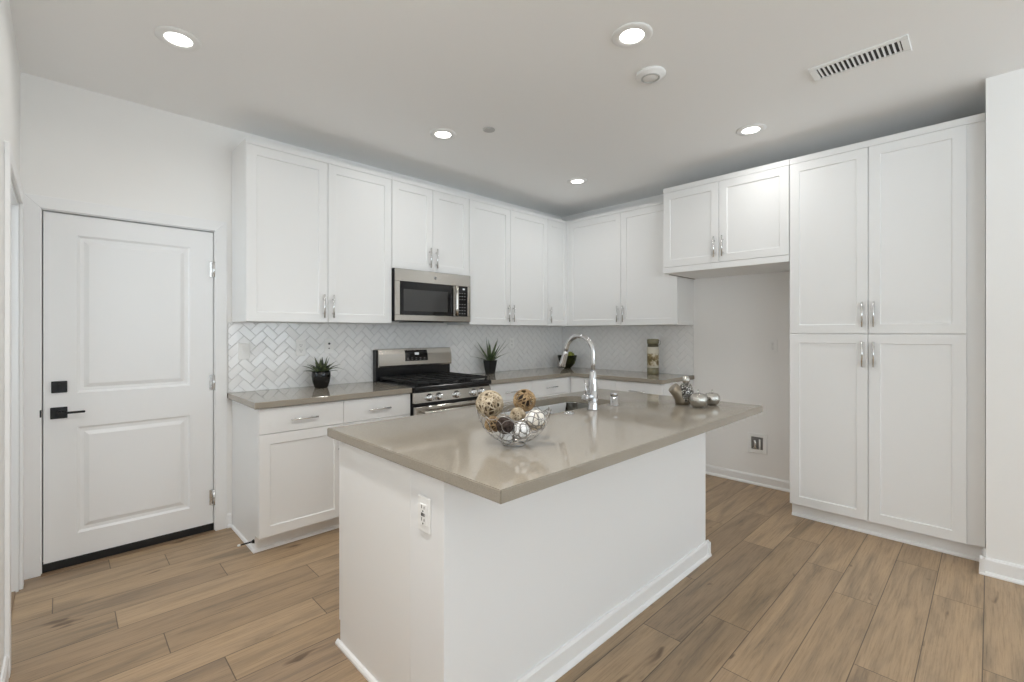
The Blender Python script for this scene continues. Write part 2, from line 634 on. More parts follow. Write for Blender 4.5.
# skirting: alcove, stub wall, left wall, short run by the white door
bm = nb()
pr = [(XB - 0.001 - p[0], p[1]) for p in base_profile(0.085, 0.014)]
prism(bm, pr, 1.016, 1.99, 'Y')
o = struct('baseboard_alcove', bm, M['trim'])
bm = nb()
pr = [(PX - 0.001 - p[0], p[1]) for p in base_profile(0.095, 0.014)]
prism(bm, pr, PY0, PY1 + 0.024, 'Y')
pr = [(PY1 + 0.001 + p[0], p[1]) for p in base_profile(0.095, 0.014)]
prism(bm, pr, PX - 0.024, PX + 0.14, 'X')
struct('baseboard_right', bm, M['trim'])
bm = nb()
pr = [(XL + 0.001 + a_, b_) for a_, b_ in ((0, 0), (0.012, 0), (0.012, 0.083), (0.006, 0.095), (0, 0.095))]
prism(bm, pr, YBACK, LO0 - 0.07, 'Y')
struct('baseboard_left', bm, M['trim'])
bm = nb()
pr = [(YA - 0.001 - p[0], p[1]) for p in base_profile(0.095, 0.012)]
prism(bm, pr, DX1 + 0.07, 0.838, 'X')
struct('baseboard_back', bm, M['trim'])


def casing_bar(bm, a0, a1, z0, z1, put, t=0.016):
    pass


# casing round the left doorway, jamb lining, floor strip
bm = nb()
cx = XL + 0.016
box(bm, XL + 0.0005, cx, LO0 - 0.068, LO0, 0, LOZ + 0.068, 0.003)
box(bm, XL + 0.0005, cx, LO1, LO1 + 0.068, 0, LOZ + 0.068, 0.003)
box(bm, XL + 0.0005, cx, LO0, LO1, LOZ, LOZ + 0.068, 0.003)
box(bm, XL - 0.12, XL, LO0, LO0 + 0.015, 0, LOZ)
box(bm, XL - 0.12, XL, LO1 - 0.015, LO1, 0, LOZ)
box(bm, XL - 0.12, XL, LO0 + 0.015, LO1 - 0.015, LOZ - 0.015, LOZ)
box(bm, XL - 0.075, XL - 0.04, LO1 - 0.027, LO1 - 0.015, 0, LOZ - 0.015)
box(bm, XL - 0.075, XL - 0.04, LO0 + 0.015, LO1 - 0.027, LOZ - 0.027, LOZ - 0.015)
struct('trim_1', bm, M['trim'])
bm = nb()
box(bm, XL - 0.05, XL - 0.01, LO0 + 0.016, LO1 - 0.016, 0, 0.008, 0.003)
struct('trim_2', bm, M['threshold'])

# the white two-panel door
bm = nb()
CW = 0.069
yf = YA - 0.017
for poly in ([(DX0 - CW, 0), (DX0, 0), (DX0, DZ1), (DX0 - CW, DZ1 + CW)],
             [(DX1, 0), (DX1 + CW, 0), (DX1 + CW, DZ1 + CW), (DX1, DZ1)],
             [(DX0, DZ1), (DX1, DZ1), (DX1 + CW, DZ1 + CW), (DX0 - CW, DZ1 + CW)]):
    b2 = nb()
    prism(b2, poly, yf, YA - 0.0005, 'Y', 0.002)
    me_ = bpy.data.meshes.new('tmp')
    b2.to_mesh(me_)
    b2.free()
    bm.from_mesh(me_)
    bpy.data.meshes.remove(me_)
box(bm, DX0 - 0.0005, DX0 + 0.004, YA, YA + 0.09, 0, DZ1)
box(bm, DX1 - 0.004, DX1 + 0.0005, YA, YA + 0.09, 0, DZ1)
box(bm, DX0, DX1, YA, YA + 0.09, DZ1 - 0.004, DZ1 + 0.0005)
door = struct('door_1', bm, M['trim'])
sx0, sx1, sz0, sz1 = DX0 + 0.009, DX1 - 0.008, 0.05, DZ1 - 0.010
yd = YA + 0.012                                   # face of the slab
bm = nb()
PANELS = [(0.064, 0.606, 0.986, 1.892), (0.064, 0.606, 0.182, 0.792)]


def panel_face(bm, x0, x1, z0, z1, y):
    """raised panel: slope in, flat bead, slope back out"""
    steps = [(0.0, 0.0), (0.012, 0.011), (0.030, 0.012), (0.052, 0.003), (0.056, 0.003)]
    prev = None
    for ins, dep in steps:
        ring = [bm.verts.new((xx, y + dep, zz)) for xx, zz in ((x0 + ins, z0 + ins), (x1 - ins, z0 + ins), (x1 - ins, z1 - ins), (x0 + ins, z1 - ins))]
        if prev:
            for k in range(4):
                bm.faces.new((prev[k], prev[(k + 1) % 4], ring[(k + 1) % 4], ring[k]))
        prev = ring
    bm.faces.new(prev)


for (a, b, c, d) in PANELS:
    panel_face(bm, a, b, c, d, yd)
# flat rails and stiles of the slab face plus its sides and back
zs = [sz0, PANELS[1][2], PANELS[1][3], PANELS[0][2], PANELS[0][3], sz1]


def quad(bm, pts):
    bm.faces.new([bm.verts.new(p) for p in pts])


def rectf(bm, x0, x1, z0, z1, y):
    quad(bm, ((x0, y, z0), (x1, y, z0), (x1, y, z1), (x0, y, z1)))


rectf(bm, sx0, 0.064, sz0, sz1, yd)
rectf(bm, 0.606, sx1, sz0, sz1, yd)
for k in (0, 2, 4):
    rectf(bm, 0.064, 0.606, zs[k], zs[k + 1], yd)
yb = yd + 0.044
rectf(bm, sx0, sx1, sz0, sz1, yb)
quad(bm, ((sx0, yd, sz0), (sx0, yb, sz0), (sx0, yb, sz1), (sx0, yd, sz1)))
quad(bm, ((sx1, yd, sz0), (sx1, yb, sz0), (sx1, yb, sz1), (sx1, yd, sz1)))
quad(bm, ((sx0, yd, sz1), (sx1, yd, sz1), (sx1, yb, sz1), (sx0, yb, sz1)))
quad(bm, ((sx0, yd, sz0), (sx1, yd, sz0), (sx1, yb, sz0), (sx0, yb, sz0)))
bmesh.ops.remove_doubles(bm, verts=bm.verts[:], dist=1e-5)
slab = obj('slab', bm, M['door'], door)
bm = nb()
box(bm, sx0 - 0.006, sx1 + 0.006, yd - 0.008, yb, 0.004, 0.049, 0.002)
obj('door_sweep', bm, M['rubber'], door, 'black rubber sweep')
bm = nb()
box(bm, DX0, DX1, YA - 0.03, YA + 0.1, 0.0, 0.004)
obj('threshold', bm, M['threshold'], door, 'wood threshold strip')
bm = nb()
box(bm, -0.041, 0.024, yd - 0.010, yd, 0.995, 1.060, 0.002)
box(bm, -0.014, -0.004, yd - 0.026, yd - 0.010, 1.009, 1.047, 0.002)
obj('deadbolt', bm, M['matte_black'], door, 'square black deadbolt')
bm = nb()
box(bm, -0.045, 0.025, yd - 0.009, yd, 0.850, 0.914, 0.002)
lathe(bm, [(0.011, yd - 0.05), (0.011, yd - 0.009)], (-0.008, 0, 0.884), 16, 'Y')
hl = obj('door_handle', bm, M['matte_black'], door, 'black lever handle on square plate')
bm = nb()
box(bm, -0.018, 0.098, yd - 0.058, yd - 0.046, 0.878, 0.890, 0.003)
obj('lever', bm, M['matte_black'], hl)
bm = nb()
box(bm, DX0 - 0.0045, DX0 + 0.003, yf - 0.0035, YA + 0.01, 0.868, 0.908, 0.001)
obj('strike', bm, M['matte_black'], door)
for hz in (0.226, 0.998, 1.757):
    bm = nb()
    lathe(bm, [(0.0075, hz - 0.05), (0.0075, hz + 0.05)], (DX1 - 0.004, YA - 0.010, 0), 12)
    for q in (-0.017, 0.017):
        lathe(bm, [(0.0082, hz + q - 0.0012), (0.0082, hz + q + 0.0012)], (DX1 - 0.004, YA - 0.010, 0), 12)
    box(bm, DX1 - 0.028, DX1 - 0.005, yd - 0.004, yd + 0.0, hz - 0.05, hz + 0.05)
    obj('hinge', bm, M['nickel'], door, 'bright metal hinge')


# ------------------------------------------------------------------ cabinets
def shaker(bm, x0, x1, z0, z1, y, t=0.019, fw=0.060, rec=0.008):
    """five-piece door, face at y, body behind it; local x right, y into the wall"""
    def ring(i, d):
        return [bm.verts.new((xx, y + d, zz)) for xx, zz in ((x0 + i, z0 + i), (x1 - i, z0 + i), (x1 - i, z1 - i), (x0 + i, z1 - i))]
    rs = [ring(0, t), ring(0, 0.0015), ring(0.0015, 0), ring(fw, 0), ring(fw + 0.004, rec), ring(fw + 0.006, rec)]
    for a, b in zip(rs, rs[1:]):
        for k in range(4):
            bm.faces.new((a[k], a[(k + 1) % 4], b[(k + 1) % 4], b[k]))
    bm.faces.new(rs[-1])
    bm.faces.new(list(reversed(rs[0])))
    return bm


def pull(bm, c, length, vertical, y):
    """bar pull with two posts; c = (x, z) of its centre on the face y"""
    r = 0.0055
    off = 0.024
    h = length / 2
    if vertical:
        lathe(bm, [(0, c[1] - h), (r, c[1] - h), (r, c[1] + h), (0, c[1] + h)], (c[0], y - off, 0), 10)
        for s in (-1, 1):
            lathe(bm, [(0.005, y - off), (0.005, y)], (c[0], 0, c[1] + s * (h - 0.032)), 10, 'Y')
    else:
        lathe(bm, [(0, c[0] - h), (r, c[0] - h), (r, c[0] + h), (0, c[0] + h)], (0, y - off, c[1]), 10, 'X')
        for s in (-1, 1):
            lathe(bm, [(0.005, y - off), (0.005, y)], (c[0] + s * (h - 0.032), 0, c[1]), 10, 'Y')
    return bm


G = 0.0018                                        # half gap between doors
HL = 0.165


def cabinet(name, label, cat, loc, rz, Wd, D, z0, z1, doors=(), drawers=(), group=None, rails=(), kick=None, side_to_floor=False):
    """local frame: x right along the face, y into the wall, door faces at y = 0, carcass from y = 0.02"""
    t = thing(name, label, cat, loc, rz, group)
    bm = nb()
    box(bm, 0, Wd, 0.021, D - 0.0015, z0, z1)
    for (a, b, c, d) in rails:                     # fixed strips flush with the doors
        box(bm, a, b, 0.001, 0.021, c, d, 0.001)
    obj('carcass', bm, M['cab'], t)
    for (a, b, c, d, hx, hz) in doors:
        bm = nb()
        shaker(bm, a + G, b - G, c + G, d - G, 0)
        o = obj('door', bm, M['cab'], t)
        if hx is not None:
            bm = nb()
            pull(bm, (hx, hz), HL, True, 0)
            obj('handle', bm, M['nickel'], o, 'bright metal bar pull')
    for (a, b, c, d) in drawers:
        bm = nb()
        box(bm, a + G, b - G, 0, 0.019, c + G, d - G, 0.0015)
        o = obj('drawer', bm, M['cab'], t)
        bm = nb()
        pull(bm, ((a + b) / 2, (c + d) / 2 - 0.005), HL, False, 0)
        obj('handle', bm, M['nickel'], o, 'bright metal bar pull')
    if kick:
        bm = nb()
        a, b, dk, hk = kick
        box(bm, a, b, dk, D - 0.0015, 0.0, hk)
        prism(bm, [(dk + 0.0005 - p[0], p[1]) for p in ((0, 0), (0.013, 0), (0.013, 0.008), (0.008, 0.016), (0, 0.02))], a, b, 'X')
        obj('toe_kick', bm, M['trim'], t)
    return t


YU = 3.298                                        # face of the upper doors on the back wall
XU = 4.05                                         # face of the upper doors on the right wall
ZU0, ZU1 = 1.405, 2.577
ZD1 = 2.543
DU = YA - YU


def uppers(name, label, x0, x1, edges, hs, z0=ZU0, hz=None):
    doors = []
    hz = hz or z0 + 0.115
    for (a, b), s in zip(zip(edges, edges[1:]), hs):
        hx = None if s is None else ((b - 0.033) if s > 0 else (a + 0.033))
        doors.append((a - x0, b - x0, z0, ZD1, None if hx is None else hx - x0, hz))
    return cabinet(name, label, 'cabinet', (x0, YU, 0), 0, x1 - x0, DU, z0, ZU1, doors, (), 'wall cabinets', [(0, x1 - x0, ZD1 + 0.0005, ZU1)])


uppers('wall_cabinet', 'tall white wall cabinet at the end next to the white panelled door', 0.842, 1.876, (0.842, 1.368, 1.876), (1, -1))
uppers('wall_cabinet', 'short white wall cabinet directly above the microwave', 1.878, 2.658, (1.878, 2.264, 2.658), (1, -1), 1.846, 1.846 + 0.115)
uppers('wall_cabinet', 'white two-door wall cabinet just right of the microwave', 2.660, 3.735, (2.660, 3.179, 3.735), (1, -1))
uppers('wall_cabinet', 'narrow single-door white wall cabinet filling the inside corner', 3.737, XB - 0.002, (3.737, XU + 0.012), (-1,))

# right wall, faces look along -x: local x -> -y, local y -> +x
RB = -PI / 2
yc = YU - 0.0006
ws = yc - 1.996
cabinet('wall_cabinet', 'white two-door wall cabinet above the glass canister on the right wall', 'cabinet', (XU, yc, 0), RB, ws, XB - XU,
        ZU0, ZU1, [(0.025, yc - 2.598, ZU0, ZD1, yc - 2.598 - 0.033, ZU0 + 0.115), (yc - 2.598, ws, ZU0, ZD1, yc - 2.598 + 0.033, ZU0 + 0.115)],
        (), 'wall cabinets', [(0, ws, ZD1 + 0.0005, ZU1), (0, 0.0245, ZU0, ZD1)])

XP = 3.778                                        # face of the tall cabinets
yf0, yf1 = 1.994, 1.0145
wf = yf0 - yf1
t = cabinet('wall_cabinet', 'deep white two-door cabinet bridging the empty refrigerator alcove', 'cabinet', (XP, yf0, 0), RB, wf, XB - XP,
            1.848, 2.588, [(0, yf0 - 1.516, 1.897, 2.546, yf0 - 1.516 - 0.033, 2.022), (yf0 - 1.516, wf, 1.897, 2.546, yf0 - 1.516 + 0.033, 2.022)],
            (), 'wall cabinets', [(0, wf, 2.5465, 2.588), (0, wf, 1.848, 1.8965)])
bm = nb()
box(bm, 0.0, 0.016, 0.10, XB - XP - 0.004, 1.8455, 1.848)
obj('edge_strip', bm, M['edge'], t, 'dark unpainted bottom edge')

yp0, yp1 = 1.0125, 0.021
wp = yp0 - yp1
g = yp0 - 0.556
pe = yp0 - 0.095
cabinet('pantry_cabinet', 'tall white four-door pantry cabinet beside the refrigerator alcove', 'cabinet', (XP, yp0, 0), RB, wp, XB - XP, 0.100, 2.588,
        [(0, g, 0.100, 1.3245, g - 0.030, 1.192), (g, pe, 0.100, 1.3245, g + 0.030, 1.192),
         (0, g, 1.3245, 2.546, g - 0.030, 1.452), (g, pe, 1.3245, 2.546, g + 0.030, 1.452)],
        (), None, [(0, wp, 2.5465, 2.588), ], kick=(0.0, wp, 0.066, 0.0995))

# base cabinets, back wall
YBF = 3.03
DB = YA - YBF
ZT, CT = 0.92, 0.038
ZB1 = ZT - CT - 0.001
ZDR = 0.721


def base(name, label, x0, x1, edges, fill=()):
    W_ = x1 - x0
    drs, dos = [], []
    for k, (a, b) in enumerate(zip(edges, edges[1:])):
        drs.append((a - x0, b - x0, ZDR, ZB1 - 0.003))
        hx = (b - 0.033) if k == 0 else (a + 0.033)
        dos.append((a - x0, b - x0, 0.100, ZDR, hx - x0, ZDR - 0.115))
    t = cabinet(name, label, 'cabinet', (x0, YBF, 0), 0, W_, DB, 0.1, ZB1, dos, drs, 'base cabinets', fill, kick=(0, W_, 0.080, 0.0995))
    return t


tb = base('base_cabinet', 'white base cabinet with drawers left of the gas range', 0.843, 1.880, (0.843, 1.363, 1.880))
bm = nb()
prism(bm, [(0.0005 - p[0], p[1]) for p in ((0, 0), (0.013, 0), (0.013, 0.008), (0.008, 0.016), (0, 0.02))], 0.067, DB - 0.03, 'Y')
obj('shoe_molding', bm, M['trim'], tb)
base('base_cabinet', 'white base cabinet with drawers right of the gas range', 2.652, XB - 0.003, (2.652, 3.195, 3.752), [(3.7525 - 2.652, 3.779 - 2.652, 0.1, ZB1 - 0.003)])
XBF = 3.78
y0b, y1b = 3.028, 2.001
wb_ = y0b - y1b
cabinet('base_cabinet', 'white base cabinet under the counter beside the refrigerator alcove', 'cabinet', (XBF, y0b, 0), RB, wb_, XB - XBF - 0.002, 0.1, ZB1,
        [(0.02, y0b - 2.481, 0.1, ZDR, y0b - 2.481 - 0.033, ZDR - 0.115), (y0b - 2.481, wb_, 0.1, ZDR, y0b - 2.481 + 0.033, ZDR - 0.115)],
        [(0.02, y0b - 2.481, ZDR, ZB1 - 0.003), (y0b - 2.481, wb_, ZDR, ZB1 - 0.003)], 'base cabinets', [(0.0, 0.0195, 0.1, ZB1 - 0.003)], kick=(0, wb_, 0.080, 0.0995))

# door stop screwed to the cabinet side
t = thing('door_stop', 'black spring door stop with white tip low on the base cabinet side', 'door stop', (0.8425, 3.125, 0.062))
bm = nb()
lathe(bm, [(0.0, 0.0), (0.012, 0.0), (0.009, -0.010), (0.005, -0.014), (0.0042, -0.075), (0, -0.075)], (0, 0, 0), 12, 'X')
obj('rod', bm, M['rubber'], t)
bm = nb()
lathe(bm, [(0, -0.075), (0.007, -0.075), (0.007, -0.087), (0.003, -0.091), (0, -0.091)], (0, 0, 0), 12, 'X')
obj('tip', bm, M['plastic'], t, 'white rubber tip')

# worktops
bm = nb()
box(bm, 0.813, 1.880, 3.005, YA - 0.001, ZT - CT, ZT, 0.003)
tag(obj('countertop', bm, M['quartz']), 'taupe stone countertop left of the gas range', 'countertop', 'taupe countertops')
bm = nb()
prism(bm, [(2.652, 3.005), (3.755, 3.005), (3.755, 1.988), (XB - 0.001, 1.988), (XB - 0.001, YA - 0.001), (2.652, YA - 0.001)], ZT - CT, ZT, 'Z', 0.003)
tag(obj('countertop', bm, M['quartz']), 'taupe L-shaped stone countertop running into the corner right of the range', 'countertop', 'taupe countertops')


# ------------------------------------------------------------------ herringbone backsplash
def herringbone(a0, a1, z0, z1, put, rnd):
    """tiles in (a, z); put(a, z, d) gives the world point, d out of the wall"""
    bm = nb()
    w = 0.0535
    g = 0.0016
    s = math.sqrt(0.5)
    ca, cz = (a0 + a1) / 2, (z0 + z1) / 2
    R = max(a1 - a0, z1 - z0) * 0.75 / w + 4
    n = int(R) + 2

    def rot(u, v):
        return ((u - v) * s * w + a0 + 0.02, (u + v) * s * w + z0 + 0.01)
    for i in range(-n, n):
        for j in range(-n, n):
            for (u0, v0, du, dv) in ((0, 0, 2, 1), (0, 1, 1, 2)):
                u = u0 + i + 2 * j
                v = v0 + i - 2 * j
                c = rot(u + du / 2, v + dv / 2)
                if not (a0 - 0.07 < c[0] < a1 + 0.07 and z0 - 0.07 < c[1] < z1 + 0.07):
                    continue
                ta, tz = rnd.gauss(0, 0.014), rnd.gauss(0, 0.014)
                gi = g / w
                outer = [(u + gi, v + gi), (u + du - gi, v + gi), (u + du - gi, v + dv - gi), (u + gi, v + dv - gi)]
                b = 0.0035 / w
                inner = [(u + b, v + b), (u + du - b, v + b), (u + du - b, v + dv - b), (u + b, v + dv - b)]
                lo, mid, hi = [], [], []
                for (p, q) in zip(outer, inner):
                    A = rot(*p)
                    lo.append(bm.verts.new(put(A[0], A[1], 0.003)))
                    mid.append(bm.verts.new(put(A[0], A[1], 0.0065)))
                    B = rot(*q)
                    hi.append(bm.verts.new(put(B[0], B[1], 0.0082 + ta * (B[0] - c[0]) + tz * (B[1] - c[1]))))
                for k in range(4):
                    k2 = (k + 1) % 4
                    bm.faces.new((lo[k], lo[k2], mid[k2], mid[k]))
                    bm.faces.new((mid[k], mid[k2], hi[k2], hi[k]))
                bm.faces.new(hi)
    return bm


def clip(bm, co, no):
    bmesh.ops.bisect_plane(bm, geom=bm.verts[:] + bm.edges[:] + bm.faces[:], plane_co=co, plane_no=no, clear_outer=True)


ZS0, ZS1 = ZT + 0.001, ZU0 - 0.002
bm = herringbone(0.819, XB - 0.010, ZS0, ZS1, lambda a, z, d: Vector((a, YA - 0.001 - d, z)), random.Random(3))
for co, no in (((0.819, 0, 0), (-1, 0, 0)), ((XB - 0.010, 0, 0), (1, 0, 0)), ((0, 0, ZS0), (0, 0, -1)), ((0, 0, ZS1), (0, 0, 1))):
    clip(bm, co, no)
nt = len(bm.faces)
box(bm, 0.819, XB - 0.010, YA - 0.0055, YA - 0.0008, ZS0, ZS1, mi=1)
tag(obj('backsplash', bm, [M['tile'], M['grout']]), 'white glazed herringbone tile backsplash on the wall behind the gas range', 'backsplash', 'tile backsplash')
bm = herringbone(1.996, YA - 0.010, ZS0, ZS1, lambda a, z, d: Vector((XB - 0.001 - d, a, z)), random.Random(5))
for co, no in (((0, 1.996, 0), (0, -1, 0)), ((0, YA - 0.010, 0), (0, 1, 0)), ((0, 0, ZS0), (0, 0, -1)), ((0, 0, ZS1), (0, 0, 1))):
    clip(bm, co, no)
box(bm, XB - 0.0055, XB - 0.0008, 1.996, YA - 0.010, ZS0, ZS1, mi=1)
tag(obj('backsplash', bm, [M['tile'], M['grout']]), 'white glazed herringbone tile backsplash behind the canister on the right wall', 'backsplash', 'tile backsplash')


# ------------------------------------------------------------------ outlet plates
def plate_thing(name, label, cat, loc, rz, kind, group='wall plates', w=0.072, h=0.116):
    t = thing(name, label, cat, loc, rz, group)
    bm = nb()
    box(bm, -w / 2, w / 2, -0.006, 0, -h / 2, h / 2, 0.0035)
    obj('cover_plate', bm, M['plastic'], t)
    if kind == 'switch':
        bm = nb()
        box(bm, -0.017, 0.017, -0.0085, -0.006, -0.034, 0.034, 0.001)
        obj('rocker', bm, M['plastic'], t)
    elif kind in ('duplex', 'gfci'):
        bm = nb()
        box(bm, -0.0175, 0.0175, -0.0085, -0.006, -0.034, 0.034, 0.001)
        o = obj('receptacle', bm, M['plastic'], t)
        for zc in (-0.020, 0.020):
            bm = nb()
            box(bm, -0.0085, -0.0060, -0.0092, -0.0085, zc - 0.001, zc + 0.010)
            box(bm, 0.0060, 0.0085, -0.0092, -0.0085, zc - 0.001, zc + 0.008)
            lathe(bm, [(0.003, -0.0092), (0.003, -0.0085)], (0, 0, zc - 0.009), 10, 'Y')
            obj('slots', bm, M['slot'], o, 'dark plug slots')
        if kind == 'gfci':
            bm = nb()
            box(bm, -0.009, -0.001, -0.010, -0.0085, -0.005, 0.005)
            obj('test_button', bm, M['slot'], o)
            bm = nb()
            box(bm, 0.002, 0.010, -0.010, -0.0085, -0.005, 0.005)
            obj('reset_button', bm, M['grey_in'], o)
    elif kind == 'jack':
        bm = nb()
        lathe(bm, [(0.006, -0.014), (0.008, -0.012), (0.008, -0.006)], (0, 0, 0.020), 14, 'Y')
        obj('socket', bm, M['slot'], t, 'large black round socket')
        bm = nb()
        lathe(bm, [(0.004, -0.010), (0.005, -0.006)], (0, 0, -0.018), 14, 'Y')
        obj('socket', bm, M['slot'], t, 'small black round socket')
    return t


yw = YA - 0.0092
plate_thing('light_switch', 'white switch plate on the backsplash nearest the white door', 'switch', (0.915, yw, 1.203), 0, 'switch')
plate_thing('wall_outlet', 'white outlet plate on the backsplash between switch and black-socket plate', 'outlet', (1.297, yw, 1.216), 0, 'duplex')
plate_thing('jack_plate', 'white wall plate with black round sockets above the round black pot', 'outlet', (1.512, yw, 1.226), 0, 'jack')
plate_thing('wall_outlet', 'white outlet plate on the backsplash right of the spiky potted plant', 'outlet', (3.515, yw, 1.216), 0, 'duplex')
plate_thing('wall_outlet', 'white outlet plate on the painted wall of the refrigerator alcove', 'outlet', (XB - 0.001, 1.300, 1.217), RB, 'duplex')
plate_thing('wall_outlet', 'white outlet plate on the end of the kitchen island', 'outlet', (0.8538, 1.288, 0.741), RB, 'gfci')

# recessed supply box low in the alcove
t = thing('water_supply_box', 'white recessed valve box low on the refrigerator alcove wall', 'valve box', (XB - 0.001, 1.424, 0.363), RB, None)
bm = nb()
w, h = 0.060, 0.066
for (a, b, c, d) in ((-w - 0.02, -w + 0.012, -h - 0.02, h + 0.02), (w - 0.012, w + 0.02, -h - 0.02, h + 0.02), (-w + 0.012, w - 0.012, h - 0.012, h + 0.02), (-w + 0.012, w - 0.012, -h - 0.02, -h + 0.012)):
    box(bm, a, b, -0.010, 0, c, d, 0.002)
obj('frame', bm, M['plastic'], t)
bm = nb()
box(bm, -w + 0.012, w - 0.012, -0.003, -0.0005, -h + 0.012, h - 0.012)
obj('recess', bm, M['grey_in'], t, 'grey inside of the box')
bm = nb()
tube(bm, [(-0.012, -0.012, -0.050), (-0.012, -0.012, 0.0), (-0.018, -0.012, 0.025)], 0.009, 10)
box(bm, -0.028, 0.002, -0.018, -0.004, -0.052, -0.036)
obj('valve', bm, M['nickel'], t)
bm = nb()
tube(bm, [(0.022, -0.010, -0.050), (0.022, -0.010, 0.036)], 0.007, 10)
obj('pipe', bm, M['plastic'], t)

# ------------------------------------------------------------------ island
IX0, IX1, IY0, IY1 = 0.8274, 2.8485, 0.8952, 2.0057
BX0, BX1, BY0, BY1, BS = 0.854, 2.760, 1.184, 1.934, 1.380
t = thing('kitchen_island', 'white kitchen island with plain panelled sides under the taupe top', 'island', ((BX0 + BX1) / 2, 1.5, 0))
il = Vector(t.location)


def loc_box(bm, x0, x1, y0, y1, z0, z1, b=0.0):
    box(bm, x0 - il.x, x1 - il.x, y0 - il.y, y1 - il.y, z0, z1, b)


SX0, SX1, SY0, SY1 = 1.62, 2.40, 1.558, 1.915
bm = nb()
loc_box(bm, BX0, BX1, BY0, BS, 0, ZT - CT - 0.0005, 0.002)
obj('knee_wall', bm, M['island'], t)
bm = nb()
zb = ZT - CT - 0.0005
loc_box(bm, BX0 + 0.001, BX0 + 0.02, BS + 0.0005, BY1, 0, zb)
loc_box(bm, BX1 - 0.02, BX1 - 0.001, BS + 0.0005, BY1, 0, zb)
loc_box(bm, BX0 + 0.02, BX1 - 0.02, BY1 - 0.02, BY1, 0.1, zb)
loc_box(bm, BX0 + 0.02, BX1 - 0.02, BS + 0.0005, BY1 - 0.02, 0.1, 0.118)
loc_box(bm, BX0 + 0.02, BX1 - 0.02, BS + 0.06, BY1 - 0.075, 0, 0.1)
obj('cabinet_box', bm, M['cab'], t)
ex = [BX0 + 0.003, 1.55, 2.45, BX1 - 0.003]
for k, (a, b) in enumerate(zip(ex, ex[1:])):
    bm = nb()
    shaker(bm, -b + G, -a - G, 0.1, zb - 0.004, 0)
    for v in bm.verts:
        v.co = Vector((-v.co.x - il.x, BY1 + 0.021 - v.co.y - il.y, v.co.z))
    obj('door', bm, M['cab'], t)
bm = nb()
pf = base_profile(0.09, 0.014)
prism(bm, [(BY0 - il.y + 0.0005 - p[0], p[1]) for p in pf], BX0 - il.x - 0.0, BX1 - il.x + 0.026, 'X')
prism(bm, [(BX1 - il.x - 0.0005 + p[0], p[1]) for p in pf], BY0 - il.y - 0.026, BS - il.y, 'Y')
obj('baseboard', bm, M['trim'], t)
bm = nb()
prism(bm, [(BX0 - il.x + 0.0005 - p[0], p[1]) for p in ((0, 0), (0.013, 0), (0.013, 0.008), (0.008, 0.016), (0, 0.02))], BY0 - il.y - 0.026, BY1 - il.y + 0.02, 'Y')
obj('shoe_molding', bm, M['trim'], t)


def rrect(x0, x1, y0, y1, r, n=6):
    pts = []
    for cx_, cy_, a0 in ((x1 - r, y1 - r, 0), (x0 + r, y1 - r, 90), (x0 + r, y0 + r, 180), (x1 - r, y0 + r, 270)):
        for k in range(n + 1):
            a = math.radians(a0 + 90 * k / n)
            pts.append((cx_ + r * math.cos(a), cy_ + r * math.sin(a)))
    return pts


# island top with the sink cut out
def slab_with_hole(outer, hole, z0, z1, bev=0.003):
    bm = nb()
    fsides = []
    rings = {}
    for z in (z0, z1):
        vo = [bm.verts.new((x, y, z)) for x, y in outer]
        vh = [bm.verts.new((x, y, z)) for x, y in hole]
        es = [bm.edges.new((vo[k], vo[(k + 1) % len(vo)])) for k in range(len(vo))]
        es += [bm.edges.new((vh[k], vh[(k + 1) % len(vh)])) for k in range(len(vh))]
        bmesh.ops.triangle_fill(bm, use_beauty=True, use_dissolve=False, edges=es)
        rings[z] = (vo, vh)
    for idx in (0, 1):
        a, b = rings[z0][idx], rings[z1][idx]
        for k in range(len(a)):
            bm.faces.new((a[k], a[(k + 1) % len(a)], b[(k + 1) % len(a)], b[k]))
    bmesh.ops.recalc_face_normals(bm, faces=bm.faces[:])
    es = [e for e in bm.edges if len(e.link_faces) == 2 and e.calc_face_angle() > 0.9]
    bmesh.ops.bevel(bm, geom=es, offset=bev, segments=2, affect='EDGES')
    return bm


outer = [(IX0, IY0), (IX1, IY0), (IX1, IY1), (IX0, IY1)]
bm = slab_with_hole(outer, rrect(SX0, SX1, SY0, SY1, 0.075), ZT - CT, ZT)
tag(obj('island_countertop', bm, M['quartz']), 'large taupe stone island top with overhang and sink cutout', 'countertop', 'taupe countertops')

# sink bowl under the cutout
t = thing('kitchen_sink', 'stainless undermount sink set into the island top', 'sink', ((SX0 + SX1) / 2, (SY0 + SY1) / 2, ZT - CT - 0.21))
cx_, cy_ = t.location.x, t.location.y
zt = 0.2095
bm = nb()
rings = []
e = 0.004
for (ins, z, r) in ((-0.03, zt, 0.10), (-e, zt, 0.079), (-e, zt - 0.004, 0.079), (0.004, 0.03, 0.07), (0.012, 0.012, 0.062), (0.035, 0.004, 0.05), (0.12, 0.0, 0.03)):
    pts = rrect(SX0 + ins - cx_, SX1 - ins - cx_, SY0 + ins - cy_, SY1 - ins - cy_, r)
    rings.append([bm.verts.new((x, y, z)) for x, y in pts])
for a, b in zip(rings, rings[1:]):
    n = len(a)
    for k in range(n):
        f = bm.faces.new((a[k], a[(k + 1) % n], b[(k + 1) % n], b[k]))
        f.smooth = True
bm.faces.new(rings[-1])
sb = obj('basin', bm, M['sink'], t)
md = sb.modifiers.new('wall', 'SOLIDIFY')
md.thickness = 0.0015
md.offset = 1
bm = nb()
lathe(bm, [(0.045, 0.0), (0.045, 0.003), (0.036, 0.005), (0.03, 0.002), (0.0, 0.002)], (0, 0, 0.001), 24)
obj('drain', bm, M['chrome'], t)

